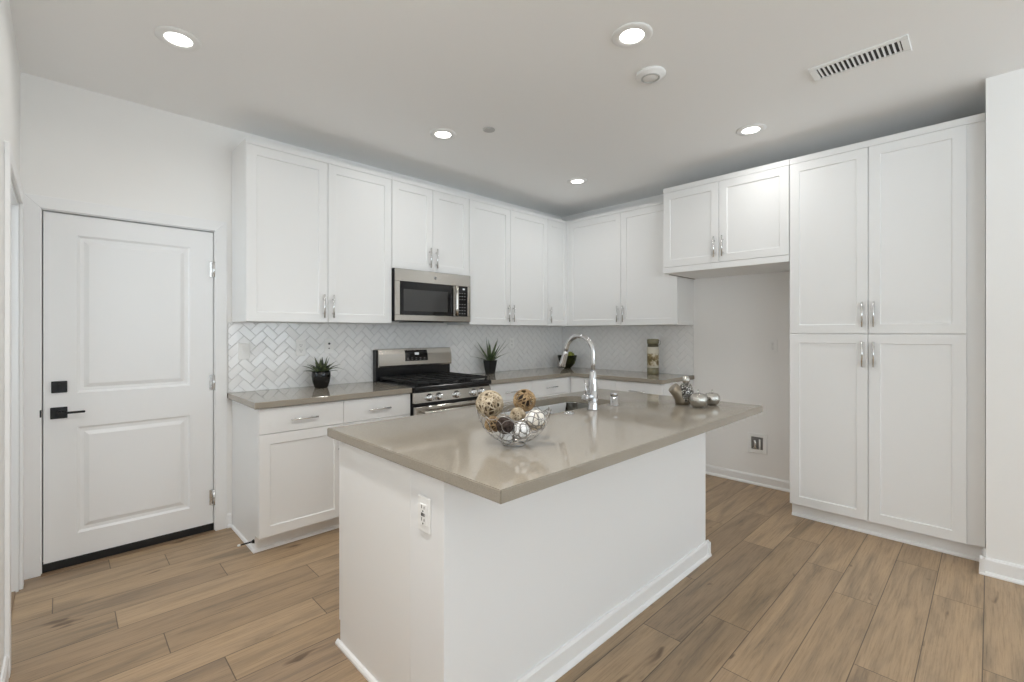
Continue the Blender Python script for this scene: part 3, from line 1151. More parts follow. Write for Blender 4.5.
# faucet
FX, FY = 2.051, 1.488
t = thing('faucet', 'tall chrome gooseneck pull-down faucet on the island', 'faucet', (FX, FY, ZT))
bm = nb()
lathe(bm, [(0, 0), (0.030, 0), (0.030, 0.004), (0.027, 0.012), (0.0265, 0.05), (0.0262, 0.085), (0.0225, 0.14), (0.0185, 0.200), (0.015, 0.206), (0, 0.206)], (0, 0, 0), 28)
obj('body', bm, M['chrome'], t)
bm = nb()
pts = [(0, 0, 0.20), (0, 0, 0.25), (0, 0, 0.295)]
ra, zc = 0.092, 0.303
for k in range(0, 25):
    a = PI - (PI - 0.27) * k / 24
    pts.append((0, ra + ra * math.cos(a), zc + ra * math.sin(a)))
d = (Vector(pts[-1]) - Vector(pts[-2])).normalized()
p0 = Vector(pts[-1])
pts.append(tuple(p0 + d * 0.02))
tube(bm, pts, 0.0128, 16)
obj('spout', bm, M['chrome'], t)
bm = nb()
q = p0 + d * 0.02
tube(bm, [q, q + d * 0.004, q + d * 0.02, q + d * 0.070, q + d * 0.088, q + d * 0.095], [0.0135, 0.016, 0.0165, 0.0175, 0.019, 0.0165], 18)
hd = obj('spray_head', bm, M['chrome'], t)
bm = nb()
tube(bm, [q + d * 0.0951, q + d * 0.098], [0.0160, 0.015], 18)
obj('nozzle', bm, M['rubber'], hd, 'black spray nozzle')
bm = nb()
tube(bm, [(-0.020, 0, 0.068), (-0.074, 0, 0.068), (-0.080, 0, 0.068)], [0.0195, 0.0195, 0.0165], 20)
hb = obj('handle', bm, M['chrome'], t)
bm = nb()
tube(bm, [(-0.060, 0.0, 0.084), (-0.060, 0.003, 0.11), (-0.064, 0.006, 0.165)], [0.0058, 0.0052, 0.0046], 12)
obj('lever', bm, M['chrome'], hb)

t = thing('air_gap_cap', 'short chrome cylinder standing right of the faucet', 'air gap', (2.255, 1.49, ZT))
bm = nb()
lathe(bm, [(0, 0), (0.026, 0), (0.026, 0.004), (0.0215, 0.006), (0.0215, 0.050)], (0, 0, 0), 28, close_ends=True)
obj('sleeve', bm, M['chrome'], t)
bm = nb()
lathe(bm, [(0.019, 0.050), (0.019, 0.054), (0.0215, 0.055), (0.0215, 0.070), (0.0195, 0.073), (0, 0.073)], (0, 0, 0), 28)
obj('cap', bm, M['chrome'], t)
t = thing('disposal_button', 'low round chrome button on the island beside the wire bowl', 'button', (1.857, 1.496, ZT))
bm = nb()
lathe(bm, [(0, 0), (0.026, 0), (0.026, 0.003), (0.023, 0.006), (0.015, 0.0065)], (0, 0, 0), 28)
obj('flange', bm, M['chrome'], t)
bm = nb()
lathe(bm, [(0.0, 0.0066), (0.013, 0.0066), (0.013, 0.010), (0.010, 0.012), (0, 0.012)], (0, 0, 0), 24)
obj('push_top', bm, M['chrome'], t)

# ------------------------------------------------------------------ gas range
RX0, RX1 = 1.884, 2.648
RW = RX1 - RX0
t = thing('gas_range', 'stainless and black freestanding gas range between the base cabinets', 'range', (RX0, 2.985, 0))
RD = YA - 0.012 - 2.985
bm = nb()
box(bm, 0.004, RW - 0.004, 0.02, RD, 0.06, 0.895, 0.002)
for sx in (0.05, RW - 0.05):
    for sy in (0.08, RD - 0.06):
        lathe(bm, [(0.018, 0), (0.018, 0.06)], (sx, sy, 0), 10)
obj('body', bm, M['black'], t)
bm = nb()
box(bm, 0.004, RW - 0.004, 0.0, 0.02, 0.065, 0.235, 0.004)
obj('drawer', bm, M['steel'], t)
bm = nb()
box(bm, 0.004, RW - 0.004, -0.015, 0.02, 0.245, 0.775, 0.004)
od = obj('oven_door', bm, M['steel'], t)
bm = nb()
box(bm, 0.11, RW - 0.11, -0.017, -0.0148, 0.33, 0.65, 0.0005)
obj('oven_window', bm, M['blackglass'], od)
bm = nb()
tube(bm, [(0.05, -0.062, 0.735), (0.2, -0.066, 0.735), (RW - 0.2, -0.066, 0.735), (RW - 0.05, -0.062, 0.735)], 0.011, 12)
for sx in (0.075, RW - 0.075):
    box(bm, sx - 0.012, sx + 0.012, -0.060, -0.014, 0.725, 0.745, 0.002)
obj('handle', bm, M['steel'], od)
bm = nb()
prism(bm, [(-0.004, 0.800), (0.03, 0.800), (0.03, 0.880), (0.008, 0.880)], 0.002, RW - 0.002, 'X', 0.002)
cp = obj('control_panel', bm, M['steel'], t)
for kx in (0.135, 0.222, 0.394, 0.568, 0.655):
    bm = nb()
    lathe(bm, [(0.030, 0.004), (0.030, -0.004), (0.026, -0.008), (0.023, -0.030), (0.020, -0.034), (0, -0.034)], (kx, 0, 0.838), 22, 'Y')
    box(bm, kx - 0.004, kx + 0.004, -0.040, -0.033, 0.819, 0.857, 0.001)
    obj('knob', bm, M['nickel'], cp, 'bright metal knob')
bm = nb()
box(bm, 0.0, RW, -0.008, RD - 0.055, 0.893, 0.925, 0.006)
box(bm, 0.02, RW - 0.02, 0.03, RD - 0.075, 0.921, 0.928, 0.003)
obj('cooktop', bm, M['black'], t)
for bx_, by_, r in ((0.17, 0.16, 0.045), (0.17, 0.42, 0.036), (RW / 2, 0.29, 0.05), (RW - 0.17, 0.16, 0.05), (RW - 0.17, 0.42, 0.036)):
    bm = nb()
    lathe(bm, [(r + 0.012, 0.928), (r + 0.008, 0.936), (r, 0.937), (r, 0.944), (r - 0.004, 0.947), (0, 0.947)], (bx_, by_, 0), 20)
    obj('burner', bm, M['iron'], t)
gw = (RW - 0.05) / 3
for k in range(3):
    bm = nb()
    a = 0.025 + k * gw + 0.002
    b = a + gw - 0.004
    y0, y1 = 0.02, RD - 0.085
    zt0, zt1 = 0.945, 0.962
    r = 0.006
    for yy in (y0, y1):
        box(bm, a, b, yy, yy + 0.012, zt0, zt1, 0.002)
    for xx in (a, b - 0.012):
        box(bm, xx, xx + 0.012, y0, y1 + 0.012, zt0, zt1, 0.002)
    mx = (a + b) / 2
    for yy in (y0 + 0.14, (y0 + y1) / 2, y1 - 0.13):
        box(bm, a, b, yy - 0.005, yy + 0.005, zt0 + 0.003, zt1, 0.002)
    box(bm, mx - 0.005, mx + 0.005, y0, y1, zt0 + 0.003, zt1, 0.002)
    for xx in (a + 0.003, b - 0.015):
        for yy in (y0, (y0 + y1) / 2, y1):
            box(bm, xx, xx + 0.012, yy, yy + 0.012, 0.927, zt0 + 0.002)
    obj('grate', bm, M['iron'], t, 'cast iron grate')
bm = nb()
box(bm, 0.0, RW, RD - 0.055, RD - 0.001, 0.893, 1.185, 0.003)
bg = obj('backguard', bm, M['black'], t)
bm = nb()
ya_ = RD - 0.055
prof = [(ya_ - 0.001, 1.040), (ya_ - 0.030, 1.040), (ya_ - 0.033, 1.052), (ya_ - 0.033, 1.10), (ya_ - 0.028, 1.15), (ya_ - 0.014, 1.188), (ya_ - 0.004, 1.194), (ya_ + 0.052, 1.194), (ya_ + 0.052, 1.186), (ya_ - 0.001, 1.186)]
prism(bm, prof, 0.012, RW - 0.006, 'X', 0.0)
es = [e_ for e_ in bm.edges if abs((e_.verts[0].co - e_.verts[1].co).x) < 1e-6]
bmesh.ops.bevel(bm, geom=es, offset=0.003, segments=2, affect='EDGES')
sp_ = obj('fascia', bm, M['steel'], bg)
bm = nb()
dx0, dx1 = 0.262, 0.490
prism(bm, [(ya_ - 0.0375, 1.084), (ya_ - 0.0375, 1.100), (ya_ - 0.0295, 1.150), (ya_ - 0.0180, 1.178), (ya_ - 0.012, 1.178), (ya_ - 0.03, 1.084)], dx0, dx1, 'X')
dp = obj('control_display', bm, M['blackglass'], sp_)
bm = nb()
box(bm, dx0 + 0.095, dx0 + 0.135, ya_ - 0.0340, ya_ - 0.0280, 1.137, 1.157)
obj('clock', bm, M['display'], sp_, 'small lit clock')
for k in range(5):
    for rr_ in range(2):
        bm = nb()
        box(bm, dx0 + 0.012 + k * 0.043, dx0 + 0.030 + k * 0.043, ya_ - 0.0381 + rr_ * 0.001, ya_ - 0.030, 1.094 + rr_ * 0.014, 1.0965 + rr_ * 0.014)
        obj('key', bm, M['print'], sp_)

# ------------------------------------------------------------------ microwave
MX0, MX1, MZ0, MZ1 = 1.884, 2.646, 1.424, 1.8445
MW, MH = MX1 - MX0, MZ1 - MZ0
MY = 3.262
t = thing('microwave', 'stainless over-the-range microwave with dark window above the gas range', 'microwave', (MX0, MY, MZ0))
MD = YA - 0.012 - MY
bm = nb()
box(bm, 0.0, MW, 0.020, MD, 0.0, MH, 0.002)
box(bm, 0.18, 0.50, 0.05, 0.25, -0.006, 0.001)
obj('body', bm, M['black'], t)
# steel front: frame round the glass
bm = nb()
gx0, gx1, gz0, gz1 = 0.044, 0.576, 0.052, 0.318
kx0, kx1 = 0.616, 0.730
box(bm, 0.004, MW, 0.0, 0.020, gz1, MH - 0.002, 0.003)
box(bm, 0.004, MW, 0.0, 0.020, 0.004, gz0, 0.003)
box(bm, 0.004, gx0, 0.0, 0.020, gz0 - 0.002, gz1 + 0.002, 0.002)
box(bm, gx1, kx0, 0.0, 0.020, gz0 - 0.002, gz1 + 0.002, 0.002)
box(bm, kx1, MW, 0.0, 0.020, gz0 - 0.002, gz1 + 0.002, 0.002)
obj('front_frame', bm, M['steel'], t)
bm = nb()
box(bm, gx0, gx1, 0.003, 0.02, gz0, gz1)
dr = obj('door_glass', bm, M['blackglass'], t)
bm = nb()
box(bm, gx0 + 0.034, gx1 - 0.066, 0.0022, 0.0032, gz0 + 0.032, gz1 - 0.060)
obj('window', bm, M['window_mesh'], dr, 'grey see-through window')
bm = nb()
tube(bm, [(gx1 + 0.014, -0.024, gz0 - 0.004), (gx1 + 0.014, -0.028, 0.12), (gx1 + 0.014, -0.028, 0.24), (gx1 + 0.014, -0.024, gz1 + 0.004)], 0.0145, 16)
for zz in (gz0 + 0.012, gz1 - 0.012):
    box(bm, gx1 + 0.004, gx1 + 0.020, -0.026, 0.001, zz - 0.008, zz + 0.008)
obj('handle', bm, M['steel'], t)
bm = nb()
box(bm, kx0, kx1, 0.003, 0.02, gz0, gz1)
kp = obj('keypad', bm, M['blackglass'], t)
for r_ in range(7):
    for c_ in range(3):
        bm = nb()
        zz = gz0 + 0.022 + r_ * 0.027 + (0.016 if r_ > 3 else 0)
        xx = kx0 + 0.020 + c_ * 0.028
        box(bm, xx, xx + 0.012, 0.0022, 0.0032, zz, zz + 0.006)
        obj('key', bm, M['print'], kp)
bm = nb()
box(bm, kx0 + 0.058, kx0 + 0.082, 0.0022, 0.0032, gz1 - 0.032, gz1 - 0.018)
obj('clock', bm, M['display'], kp)
bm = nb()
lathe(bm, [(0, -0.0012), (0.0125, -0.0012), (0.0135, 0.0), (0.0135, 0.001)], (MW / 2, 0, 0.368), 24, 'Y')
em = obj('emblem', bm, M['grey_in'], t, 'small round grey emblem')
bm = nb()
tube(bm, [(MW / 2 + 0.0105 * math.cos(a_ * PI / 10), -0.0014, 0.368 + 0.0105 * math.sin(a_ * PI / 10)) for a_ in range(20)], 0.0008, 5, closed=True)
tube(bm, [(MW / 2 - 0.005 + 0.004 * math.cos(a_), -0.0014, 0.368 + 0.004 * math.sin(a_)) for a_ in (0.6, 1.5, 2.6, 3.6, 4.6, 5.6, 6.2)], 0.0008, 5)
tube(bm, [(MW / 2 + 0.006, -0.0014, 0.372), (MW / 2 + 0.002, -0.0014, 0.372), (MW / 2 + 0.002, -0.0014, 0.368), (MW / 2 + 0.005, -0.0014, 0.368), (MW / 2 + 0.002, -0.0014, 0.368), (MW / 2 + 0.002, -0.0014, 0.364), (MW / 2 + 0.006, -0.0014, 0.364)], 0.0008, 5)
obj('emblem_mark', bm, M['nickel'], em)

# ------------------------------------------------------------------ ceiling fixtures
LWATT = 2.2


def make_light(label, x, y):
    t = thing('recessed_light', label, 'ceiling light', (x, y, ZC), 0, 'recessed ceiling lights')
    bm = nb()
    lathe(bm, [(0.094, -0.0005), (0.094, -0.003), (0.088, -0.007), (0.060, -0.008), (0.056, -0.006), (0.056, -0.0005)], (0, 0, 0), 40)
    obj('trim_ring', bm, M['plastic'], t)
    bm = nb()
    lathe(bm, [(0, -0.0045), (0.0555, -0.0045), (0.0555, -0.0015), (0, -0.0015)], (0, 0, 0), 40)
    obj('lens', bm, M['lens'], t, 'glowing white lens')
    return t


proto = make_light('lit recessed ceiling light above the white panelled door', 0.401, 2.699)
spots = [(1.937, 2.696, 'lit recessed ceiling light in front of the microwave cabinet'),
         (3.433, 2.666, 'smallest lit recessed ceiling light near the cabinet corner'),
         (1.932, 1.178, 'lit recessed ceiling light right beside the smoke detector'),
         (3.422, 1.153, 'lit recessed ceiling light in front of the tall pantry cabinet')]
lights = [(0.401, 2.699)]
for x, y, lb in spots:
    o = copy_tree(proto)
    o.location = (x, y, ZC)
    o['label'] = lb
    lights.append((x, y))
for x, y in lights:
    lamp('downlight', (x, y, ZC - 0.012), (0, 0, 0), 0.12, 0.12, LWATT, (1.0, 0.985, 0.955), 'DISK', spread=math.radians(160))
# unseen lamp assumed where the grid continues, power raised to brighten the island end
lamp('downlight', (0.401, 1.178, ZC - 0.012), (0, 0, 0), 0.12, 0.12, 15.5, (1.0, 0.985, 0.955), 'DISK', spread=math.radians(140))

t = thing('smoke_detector', 'round white smoke detector on the ceiling', 'smoke detector', (2.295, 1.285, ZC))
bm = nb()
lathe(bm, [(0, -0.0005), (0.078, -0.0005), (0.078, -0.010), (0.070, -0.016), (0.056, -0.018), (0.054, -0.0225), (0, -0.024)], (0, 0, 0), 40)
obj('housing', bm, M['plastic'], t)
bm = nb()
lathe(bm, [(0.040, -0.0238), (0.050, -0.0232), (0.050, -0.0245), (0.040, -0.0252), (0.040, -0.0238)], (0, 0, 0), 40, close_ends=False)
obj('grille_ring', bm, M['pale_grey'], t, 'grey ring')
t = thing('sprinkler_cover', 'small flat round white cover plate on the ceiling', 'sprinkler cover', (2.117, 2.409, ZC))
bm = nb()
lathe(bm, [(0, -0.0005), (0.034, -0.0005), (0.034, -0.004), (0, -0.004)], (0, 0, 0), 28)
obj('plate', bm, M['plastic'], t)
bm = nb()
lathe(bm, [(0, -0.0042), (0.041, -0.0042), (0.041, -0.008), (0.038, -0.0095), (0, -0.0095)], (0, 0, 0), 32)
obj('cover', bm, M['pale_grey'], t)

VX0, VX1, VY0, VY1 = 2.851, 3.028, 0.270, 0.677
t = thing('ceiling_vent', 'rectangular white louvred ceiling vent', 'vent', ((VX0 + VX1) / 2, (VY0 + VY1) / 2, ZC))
a, b = (VX1 - VX0) / 2, (VY1 - VY0) / 2
ia, ib = a - 0.028, b - 0.030
bm = nb()
for (x0, x1, y0, y1) in ((-a, -ia, -b, b), (ia, a, -b, b), (-ia, ia, -b, -ib), (-ia, ia, ib, b)):
    box(bm, x0, x1, y0, y1, -0.009, -0.0005, 0.002)
obj('frame', bm, M['plastic'], t)
bm = nb()
box(bm, -ia, ia, -ib, ib, -0.0012, -0.0006)
obj('duct', bm, M['vent_dark'], t, 'dark duct behind the louvres')
nsl = 17
for k in range(nsl):
    y = -ib + (k + 0.5) * 2 * ib / nsl
    bm = nb()
    prism(bm, [(y - 0.0055, -0.0018), (y - 0.0042, -0.0018), (y + 0.0022, -0.0085), (y + 0.0006, -0.0085)], -ia, ia, 'X')
    obj('louvre', bm, M['plastic'], t)

# ------------------------------------------------------------------ plants
def leaf(bm, base_, dirv, length, width, droop, thick=0.004, n=7, curl=0.0):
    """pointed fleshy leaf as a tapering lens-section tube that arcs"""
    dirv = Vector(dirv).normalized()
    side = dirv.cross(Vector((0, 0, 1)))
    if side.length < 1e-3:
        side = Vector((1, 0, 0))
    side.normalize()
    rings = []
    for i in range(n):
        s = i / (n - 1)
        p = Vector(base_) + dirv * length * s + Vector((0, 0, -droop * s * s * length))
        up = side.cross(dirv).normalized()
        w = width * (0.65 + 0.35 * math.sin(PI * min(s * 1.6, 1))) * (1 - s ** 2.2) + 0.0006
        th = thick * (1 - s * 0.85)
        rings.append([bm.verts.new(p + side * w * cx2 + up * th * cz2) for cx2, cz2 in ((-1, 0.35), (-0.45, -0.35), (0, -0.55), (0.45, -0.35), (1, 0.35), (0, 0.05))])
    for A, B in zip(rings, rings[1:]):
        for k in range(6):
            f = bm.faces.new((A[k], A[(k + 1) % 6], B[(k + 1) % 6], B[k]))
            f.smooth = True
    bm.faces.new(rings[0])
    bm.faces.new(rings[-1])


P1 = (1.398, 3.495, ZT)
t = thing('potted_succulent', 'dark green succulent in a round glossy black pot left of the range', 'plant', P1)
bm = nb()
lathe(bm, [(0, 0), (0.042, 0), (0.047, 0.006), (0.060, 0.045), (0.067, 0.085), (0.0665, 0.112), (0.062, 0.126), (0.057, 0.126), (0.059, 0.108), (0, 0.106)], (0, 0, 0), 36)
obj('pot', bm, M['pot'], t)
bm = nb()
lathe(bm, [(0, 0.107), (0.058, 0.107), (0.05, 0.114), (0, 0.118)], (0, 0, 0), 24)
obj('soil', bm, M['soil'], t)
rnd = random.Random(21)
specs = []
for k in range(8):
    specs.append((k * 45 + rnd.uniform(-12, 12), rnd.uniform(22, 38), rnd.uniform(0.085, 0.11), 0.22))
for k in range(10):
    specs.append((k * 36 + rnd.uniform(-12, 12), rnd.uniform(35, 55), rnd.uniform(0.10, 0.135), 0.25))
for k in range(6):
    specs.append((k * 60 + rnd.uniform(-15, 15), rnd.uniform(62, 85), rnd.uniform(0.09, 0.125), 0.05))
specs.append((-40, 40, 0.17, 0.55))
for az, el, ln, dr_ in specs:
    bm = nb()
    a, e_ = math.radians(az), math.radians(el)
    ln = min(ln * 1.22, 0.112 / max(math.sin(a) * math.cos(e_), 0.01))
    leaf(bm, (0.018 * math.cos(a), 0.014 * math.sin(a), 0.110), (math.cos(a) * math.cos(e_), math.sin(a) * math.cos(e_), math.sin(e_)), ln, 0.021, dr_, 0.009)
    obj('leaf', bm, M['leaf1'], t)

P2 = (3.086, 3.495, ZT)
t = thing('potted_agave', 'spiky green plant in a square tapered black pot right of the range', 'plant', P2)
bm = nb()
rings = []
for (h, w) in ((0, 0.037), (0.128, 0.052), (0.135, 0.053), (0.135, 0.048), (0.115, 0.046)):
    rings.append([bm.verts.new((x, y, h)) for x, y in rrect(-w, w, -w, w, 0.010, 3)])
bm.faces.new(list(reversed(rings[0])))
for A, B in zip(rings, rings[1:]):
    n = len(A)
    for k in range(n):
        bm.faces.new((A[k], A[(k + 1) % n], B[(k + 1) % n], B[k]))
bm.faces.new(rings[-1])
obj('pot', bm, M['pot2'], t)
bm = nb()
lathe(bm, [(0, 0.1155), (0.045, 0.1155), (0.035, 0.123), (0, 0.128)], (0, 0, 0), 20)
obj('soil', bm, M['soil'], t)
rnd = random.Random(9)
specs = []
for k in range(7):
    specs.append((k * 51.4 + rnd.uniform(-12, 12), rnd.uniform(28, 40), rnd.uniform(0.17, 0.20), 0.22))
for k in range(9):
    specs.append((k * 40 + 20 + rnd.uniform(-12, 12), rnd.uniform(48, 64), rnd.uniform(0.19, 0.235), 0.06))
for k in range(5):
    specs.append((k * 72 + rnd.uniform(-15, 15), rnd.uniform(70, 86), rnd.uniform(0.18, 0.225), 0.0))
for az, el, ln, dr_ in specs:
    bm = nb()
    a, e_ = math.radians(az), math.radians(el)
    ln = min(ln * 1.24, 0.112 / max(math.sin(a) * math.cos(e_), 0.01))
    leaf(bm, (0.014 * math.cos(a), 0.014 * math.sin(a), 0.118), (math.cos(a) * math.cos(e_), math.sin(a) * math.cos(e_), math.sin(e_)), ln, 0.0155, dr_, 0.006, 8)
    obj('leaf', bm, M['leaf2'], t)

# ------------------------------------------------------------------ fruit bowl in the corner
FB = (4.20, 3.41, ZT)
t = thing('glass_bowl', 'dark olive glass bowl in the counter corner behind the faucet', 'bowl', FB)
bm = nb()
lathe(bm, [(0, 0), (0.040, 0), (0.042, 0.006), (0.070, 0.035), (0.098, 0.085), (0.112, 0.140), (0.114, 0.150), (0.110, 0.150), (0.094, 0.088), (0.066, 0.040), (0.03, 0.012), (0, 0.010)], (0, 0, 0), 40)
obj('shell', bm, M['glass_olive'], t)


def fruit(label, off, r, mt, tilt):
    t = thing('apple', label, 'fruit', (FB[0] + off[0], FB[1] + off[1], FB[2] + off[2]), 0, 'fruit in the olive bowl')
    bm = nb()
    pr = [(0, -0.80), (0.25, -0.92), (0.55, -0.80), (0.85, -0.40), (1.0, 0.1), (0.95, 0.5), (0.7, 0.85), (0.4, 0.95), (0.15, 0.85), (0, 0.72)]
    lathe(bm, [(a * r, b * r) for a, b in pr], (0, 0, 0), 24)
    bm.transform(Matrix.Rotation(tilt, 4, 'X') @ Matrix.Rotation(tilt, 4, 'Y'))
    obj('flesh', bm, mt, t)
    bm = nb()
    tube(bm, [(0, 0, 0.70 * r), (0.003, 0, 1.2 * r)], 0.0025, 6)
    bm.transform(Matrix.Rotation(tilt, 4, 'X') @ Matrix.Rotation(tilt, 4, 'Y'))
    obj('stalk', bm, M['stalk'], t)


fruit('yellow-green apple piled highest in the olive bowl', (0.024, -0.026, 0.146), 0.044, M['fruit'], 0.3)
fruit('yellow-green apple low on the right inside the olive bowl', (0.030, -0.050, 0.076), 0.036, M['fruit'], -0.4)
fruit('dark green apple on the left inside the olive bowl', (-0.040, 0.036, 0.088), 0.040, M['fruit2'], 0.2)

# ------------------------------------------------------------------ canister on the right counter
t = thing('glass_canister', 'tall canister with olive lid and cream patterned label on the right counter', 'canister', (4.235, 2.345, ZT))
CS = 0.90
m = M['label'] = mat('cream_label', (0.62, 0.57, 0.46), 0.45)
tc = N(m, 'ShaderNodeTexCoord')
mp = N(m, 'ShaderNodeMapping')
mp.inputs['Scale'].default_value = (11, 11, 8)
L(m, tc.outputs['Object'], mp.inputs['Vector'])
nz = N(m, 'ShaderNodeTexNoise')
nz.inputs['Scale'].default_value = 1.6
nz.inputs['Detail'].default_value = 4
nz.inputs['Distortion'].default_value = 1.4
L(m, mp.outputs['Vector'], nz.inputs['Vector'])
r = ramp(nz.outputs['Fac'], [(0.38, (0.70, 0.66, 0.56)), (0.46, (0.60, 0.53, 0.38)), (0.50, (0.30, 0.23, 0.11)), (0.60, (0.15, 0.11, 0.05))])
sz = N(m, 'ShaderNodeSeparateXYZ')
L(m, tc.outputs['Object'], sz.inputs['Vector'])
mr = N(m, 'ShaderNodeMapRange', interpolation_type='SMOOTHSTEP')
mr.inputs['From Min'].default_value = 0.068
mr.inputs['From Max'].default_value = 0.050
ab = N(m, 'ShaderNodeMath', operation='SUBTRACT')
ab.inputs[1].default_value = 0.145
L(m, sz.outputs['Z'], ab.inputs[0])
ab2 = N(m, 'ShaderNodeMath', operation='ABSOLUTE')
L(m, ab.outputs[0], ab2.inputs[0])
L(m, ab2.outputs[0], mr.inputs['Value'])
mx = N(m, 'ShaderNodeMix', data_type='RGBA')
mx.inputs[6].default_value = (0.66, 0.62, 0.52, 1)
L(m, mr.outputs[0], mx.inputs[0])
L(m, r.outputs['Color'], mx.inputs[7])
L(m, mx.outputs[2], bsdf(m).inputs['Base Color'])
M['olive_band'] = mat('olive_band', (0.22, 0.20, 0.12), 0.15)
M['olive_dark'] = mat('olive_dark', (0.085, 0.07, 0.035), 0.3)
bm = nb()
lathe(bm, [(0, 0), (0.060 * CS, 0), (0.063 * CS, 0.004), (0.063 * CS, 0.062), (0.061 * CS, 0.0625)], (0, 0, 0), 36)
obj('base_band', bm, M['olive_band'], t, 'olive glass base')
bm = nb()
lathe(bm, [(0.0605 * CS, 0.0625), (0.0622 * CS, 0.064), (0.0622 * CS, 0.268), (0.0605 * CS, 0.270)], (0, 0, 0), 36)
obj('wrap', bm, M['label'], t, 'cream patterned wrap')
bm = nb()
lathe(bm, [(0, 0.270), (0.058 * CS, 0.270), (0.060 * CS, 0.274), (0.058 * CS, 0.300), (0, 0.300)], (0, 0, 0), 36)
obj('neck', bm, M['olive_dark'], t)
bm = nb()
lathe(bm, [(0, 0.3005), (0.061 * CS, 0.3005), (0.064 * CS, 0.306), (0.064 * CS, 0.340), (0.058 * CS, 0.348), (0, 0.350)], (0, 0, 0), 36)
ld = obj('lid', bm, M['olive_band'], t)
bm = nb()
tube(bm, [(0.0, -0.059, 0.335), (0.0, -0.078, 0.33), (0.0, -0.080, 0.30), (0.0, -0.057, 0.285)], 0.003, 8)
obj('clasp', bm, M['wire'], ld, 'wire clasp')

# ------------------------------------------------------------------ wire bowl and its balls
BC = Vector((1.207, 1.233, ZT))
t = thing('wire_bowl', 'silver looped wire bowl of decorative balls on the island', 'bowl', BC)
RBW = 0.137


def on_bowl(az, h):
    rr = math.sqrt(max(RBW ** 2 - (RBW - h) ** 2, 0))
    return Vector((rr * math.cos(az), rr * math.sin(az), h + 0.003))


bm = nb()
rnd = random.Random(4)
rows = [(0.016, 0.019, 9, 0.0), (0.045, 0.0235, 13, 0.24), (0.083, 0.027, 15, 0.05)]
for (h, r, n, ph) in rows:
    for k in range(n):
        az = ph + 2 * PI * k / n + rnd.uniform(-0.04, 0.04)
        cpt = on_bowl(az, h)
        nrm = (cpt - Vector((0, 0, RBW + 0.003))).normalized()
        u = nrm.cross(Vector((0, 0, 1))).normalized()
        v = nrm.cross(u)
        rr = r * rnd.uniform(0.92, 1.08)
        pts = []
        for a_ in range(22):
            q = cpt + u * math.cos(2 * PI * a_ / 22) * rr + v * math.sin(2 * PI * a_ / 22) * rr
            d_ = (q - Vector((0, 0, RBW + 0.003))).normalized()
            pts.append(Vector((0, 0, RBW + 0.003)) + d_ * (RBW - 0.0005))
        tube(bm, pts, 0.0010, 5, closed=True)
obj('loops', bm, M['wire'], t)
bm = nb()
pts = []
for k in range(90):
    a_ = 2 * PI * k / 90
    pts.append(on_bowl(a_, 0.114 + 0.008 * math.sin(9 * a_)))
tube(bm, pts, 0.0016, 6, closed=True)
pts2 = []
for k in range(12):
    a_ = -1.05 + k * 0.055
    pts2.append(on_bowl(a_, 0.118 + 0.012 * math.sin(k * 0.9)) * 1.0 + Vector((0.004 * math.sin(k * 1.3), 0, 0)))
tube(bm, pts2, 0.0014, 6)
obj('rim', bm, M['wire'], t)
bm = nb()
tube(bm, [(0.042 * math.cos(2 * PI * k / 32), 0.042 * math.sin(2 * PI * k / 32), 0.002) for k in range(32)], 0.0018, 6, closed=True)
obj('foot_ring', bm, M['wire'], t)


def rattan(name, label, off, R, n, tr, mt, core, seed, corer=0.72):
    t = thing(name, label, 'decorative ball', BC + Vector(off), 0, 'balls in the wire bowl')
    rnd = random.Random(seed)
    bm = nb()
    for k in range(n):
        ax = Vector((rnd.gauss(0, 1), rnd.gauss(0, 1), rnd.gauss(0, 1))).normalized()
        u = ax.orthogonal().normalized()
        v = ax.cross(u)
        o_ = rnd.uniform(-0.55, 0.55)
        w1, w2, p1 = rnd.uniform(-0.12, 0.12), rnd.choice((2, 3)), rnd.uniform(0, 6)
        pts = []
        for a_ in range(30):
            an = 2 * PI * a_ / 30
            d_ = u * math.cos(an) + v * math.sin(an) + ax * (o_ + w1 * math.sin(w2 * an + p1))
            pts.append(d_.normalized() * (R - tr - rnd.uniform(0, 0.002)))
        tube(bm, pts, tr * rnd.uniform(0.8, 1.15), 5, closed=True)
    obj('strands', bm, mt, t)
    if core:
        bm = nb()
        bmesh.ops.create_icosphere(bm, subdivisions=3, radius=R * corer)
        obj('core', bm, core, t, smooth=True)
    return t


def patch_ball(label, off, R, mt, seed, squash=1.0):
    t = thing('patchwork_ball', label, 'decorative ball', BC + Vector(off), seed, 'balls in the wire bowl')
    bm = nb()
    bmesh.ops.create_icosphere(bm, subdivisions=4, radius=R)
    rnd = random.Random(seed)
    seeds = [Vector((rnd.gauss(0, 1), rnd.gauss(0, 1), rnd.gauss(0, 1))).normalized() for _ in range(16)]
    for v in bm.verts:
        d_ = v.co.normalized()
        ds = sorted((d_ - s).length for s in seeds)
        v.co = d_ * R * (0.955 + 0.045 * min((ds[1] - ds[0]) / 0.35, 1.0) ** 0.5)
    o = obj('cover', bm, mt, t, smooth=True)
    # cord laid along the seams
    bm = nb()
    me = o.data
    for k in range(7):
        ax = seeds[k]
        u = ax.orthogonal().normalized()
        v = ax.cross(u)
        rr = rnd.uniform(0.40, 0.55)
        pts = [(ax * math.cos(rr) + (u * math.cos(a_ * PI / 12) + v * math.sin(a_ * PI / 12)) * math.sin(rr)) * R * 0.985 for a_ in range(24)]
        tube(bm, pts, R * 0.022, 5, closed=True)
    obj('cord', bm, M['cord'], t, 'grey cord')
    return t


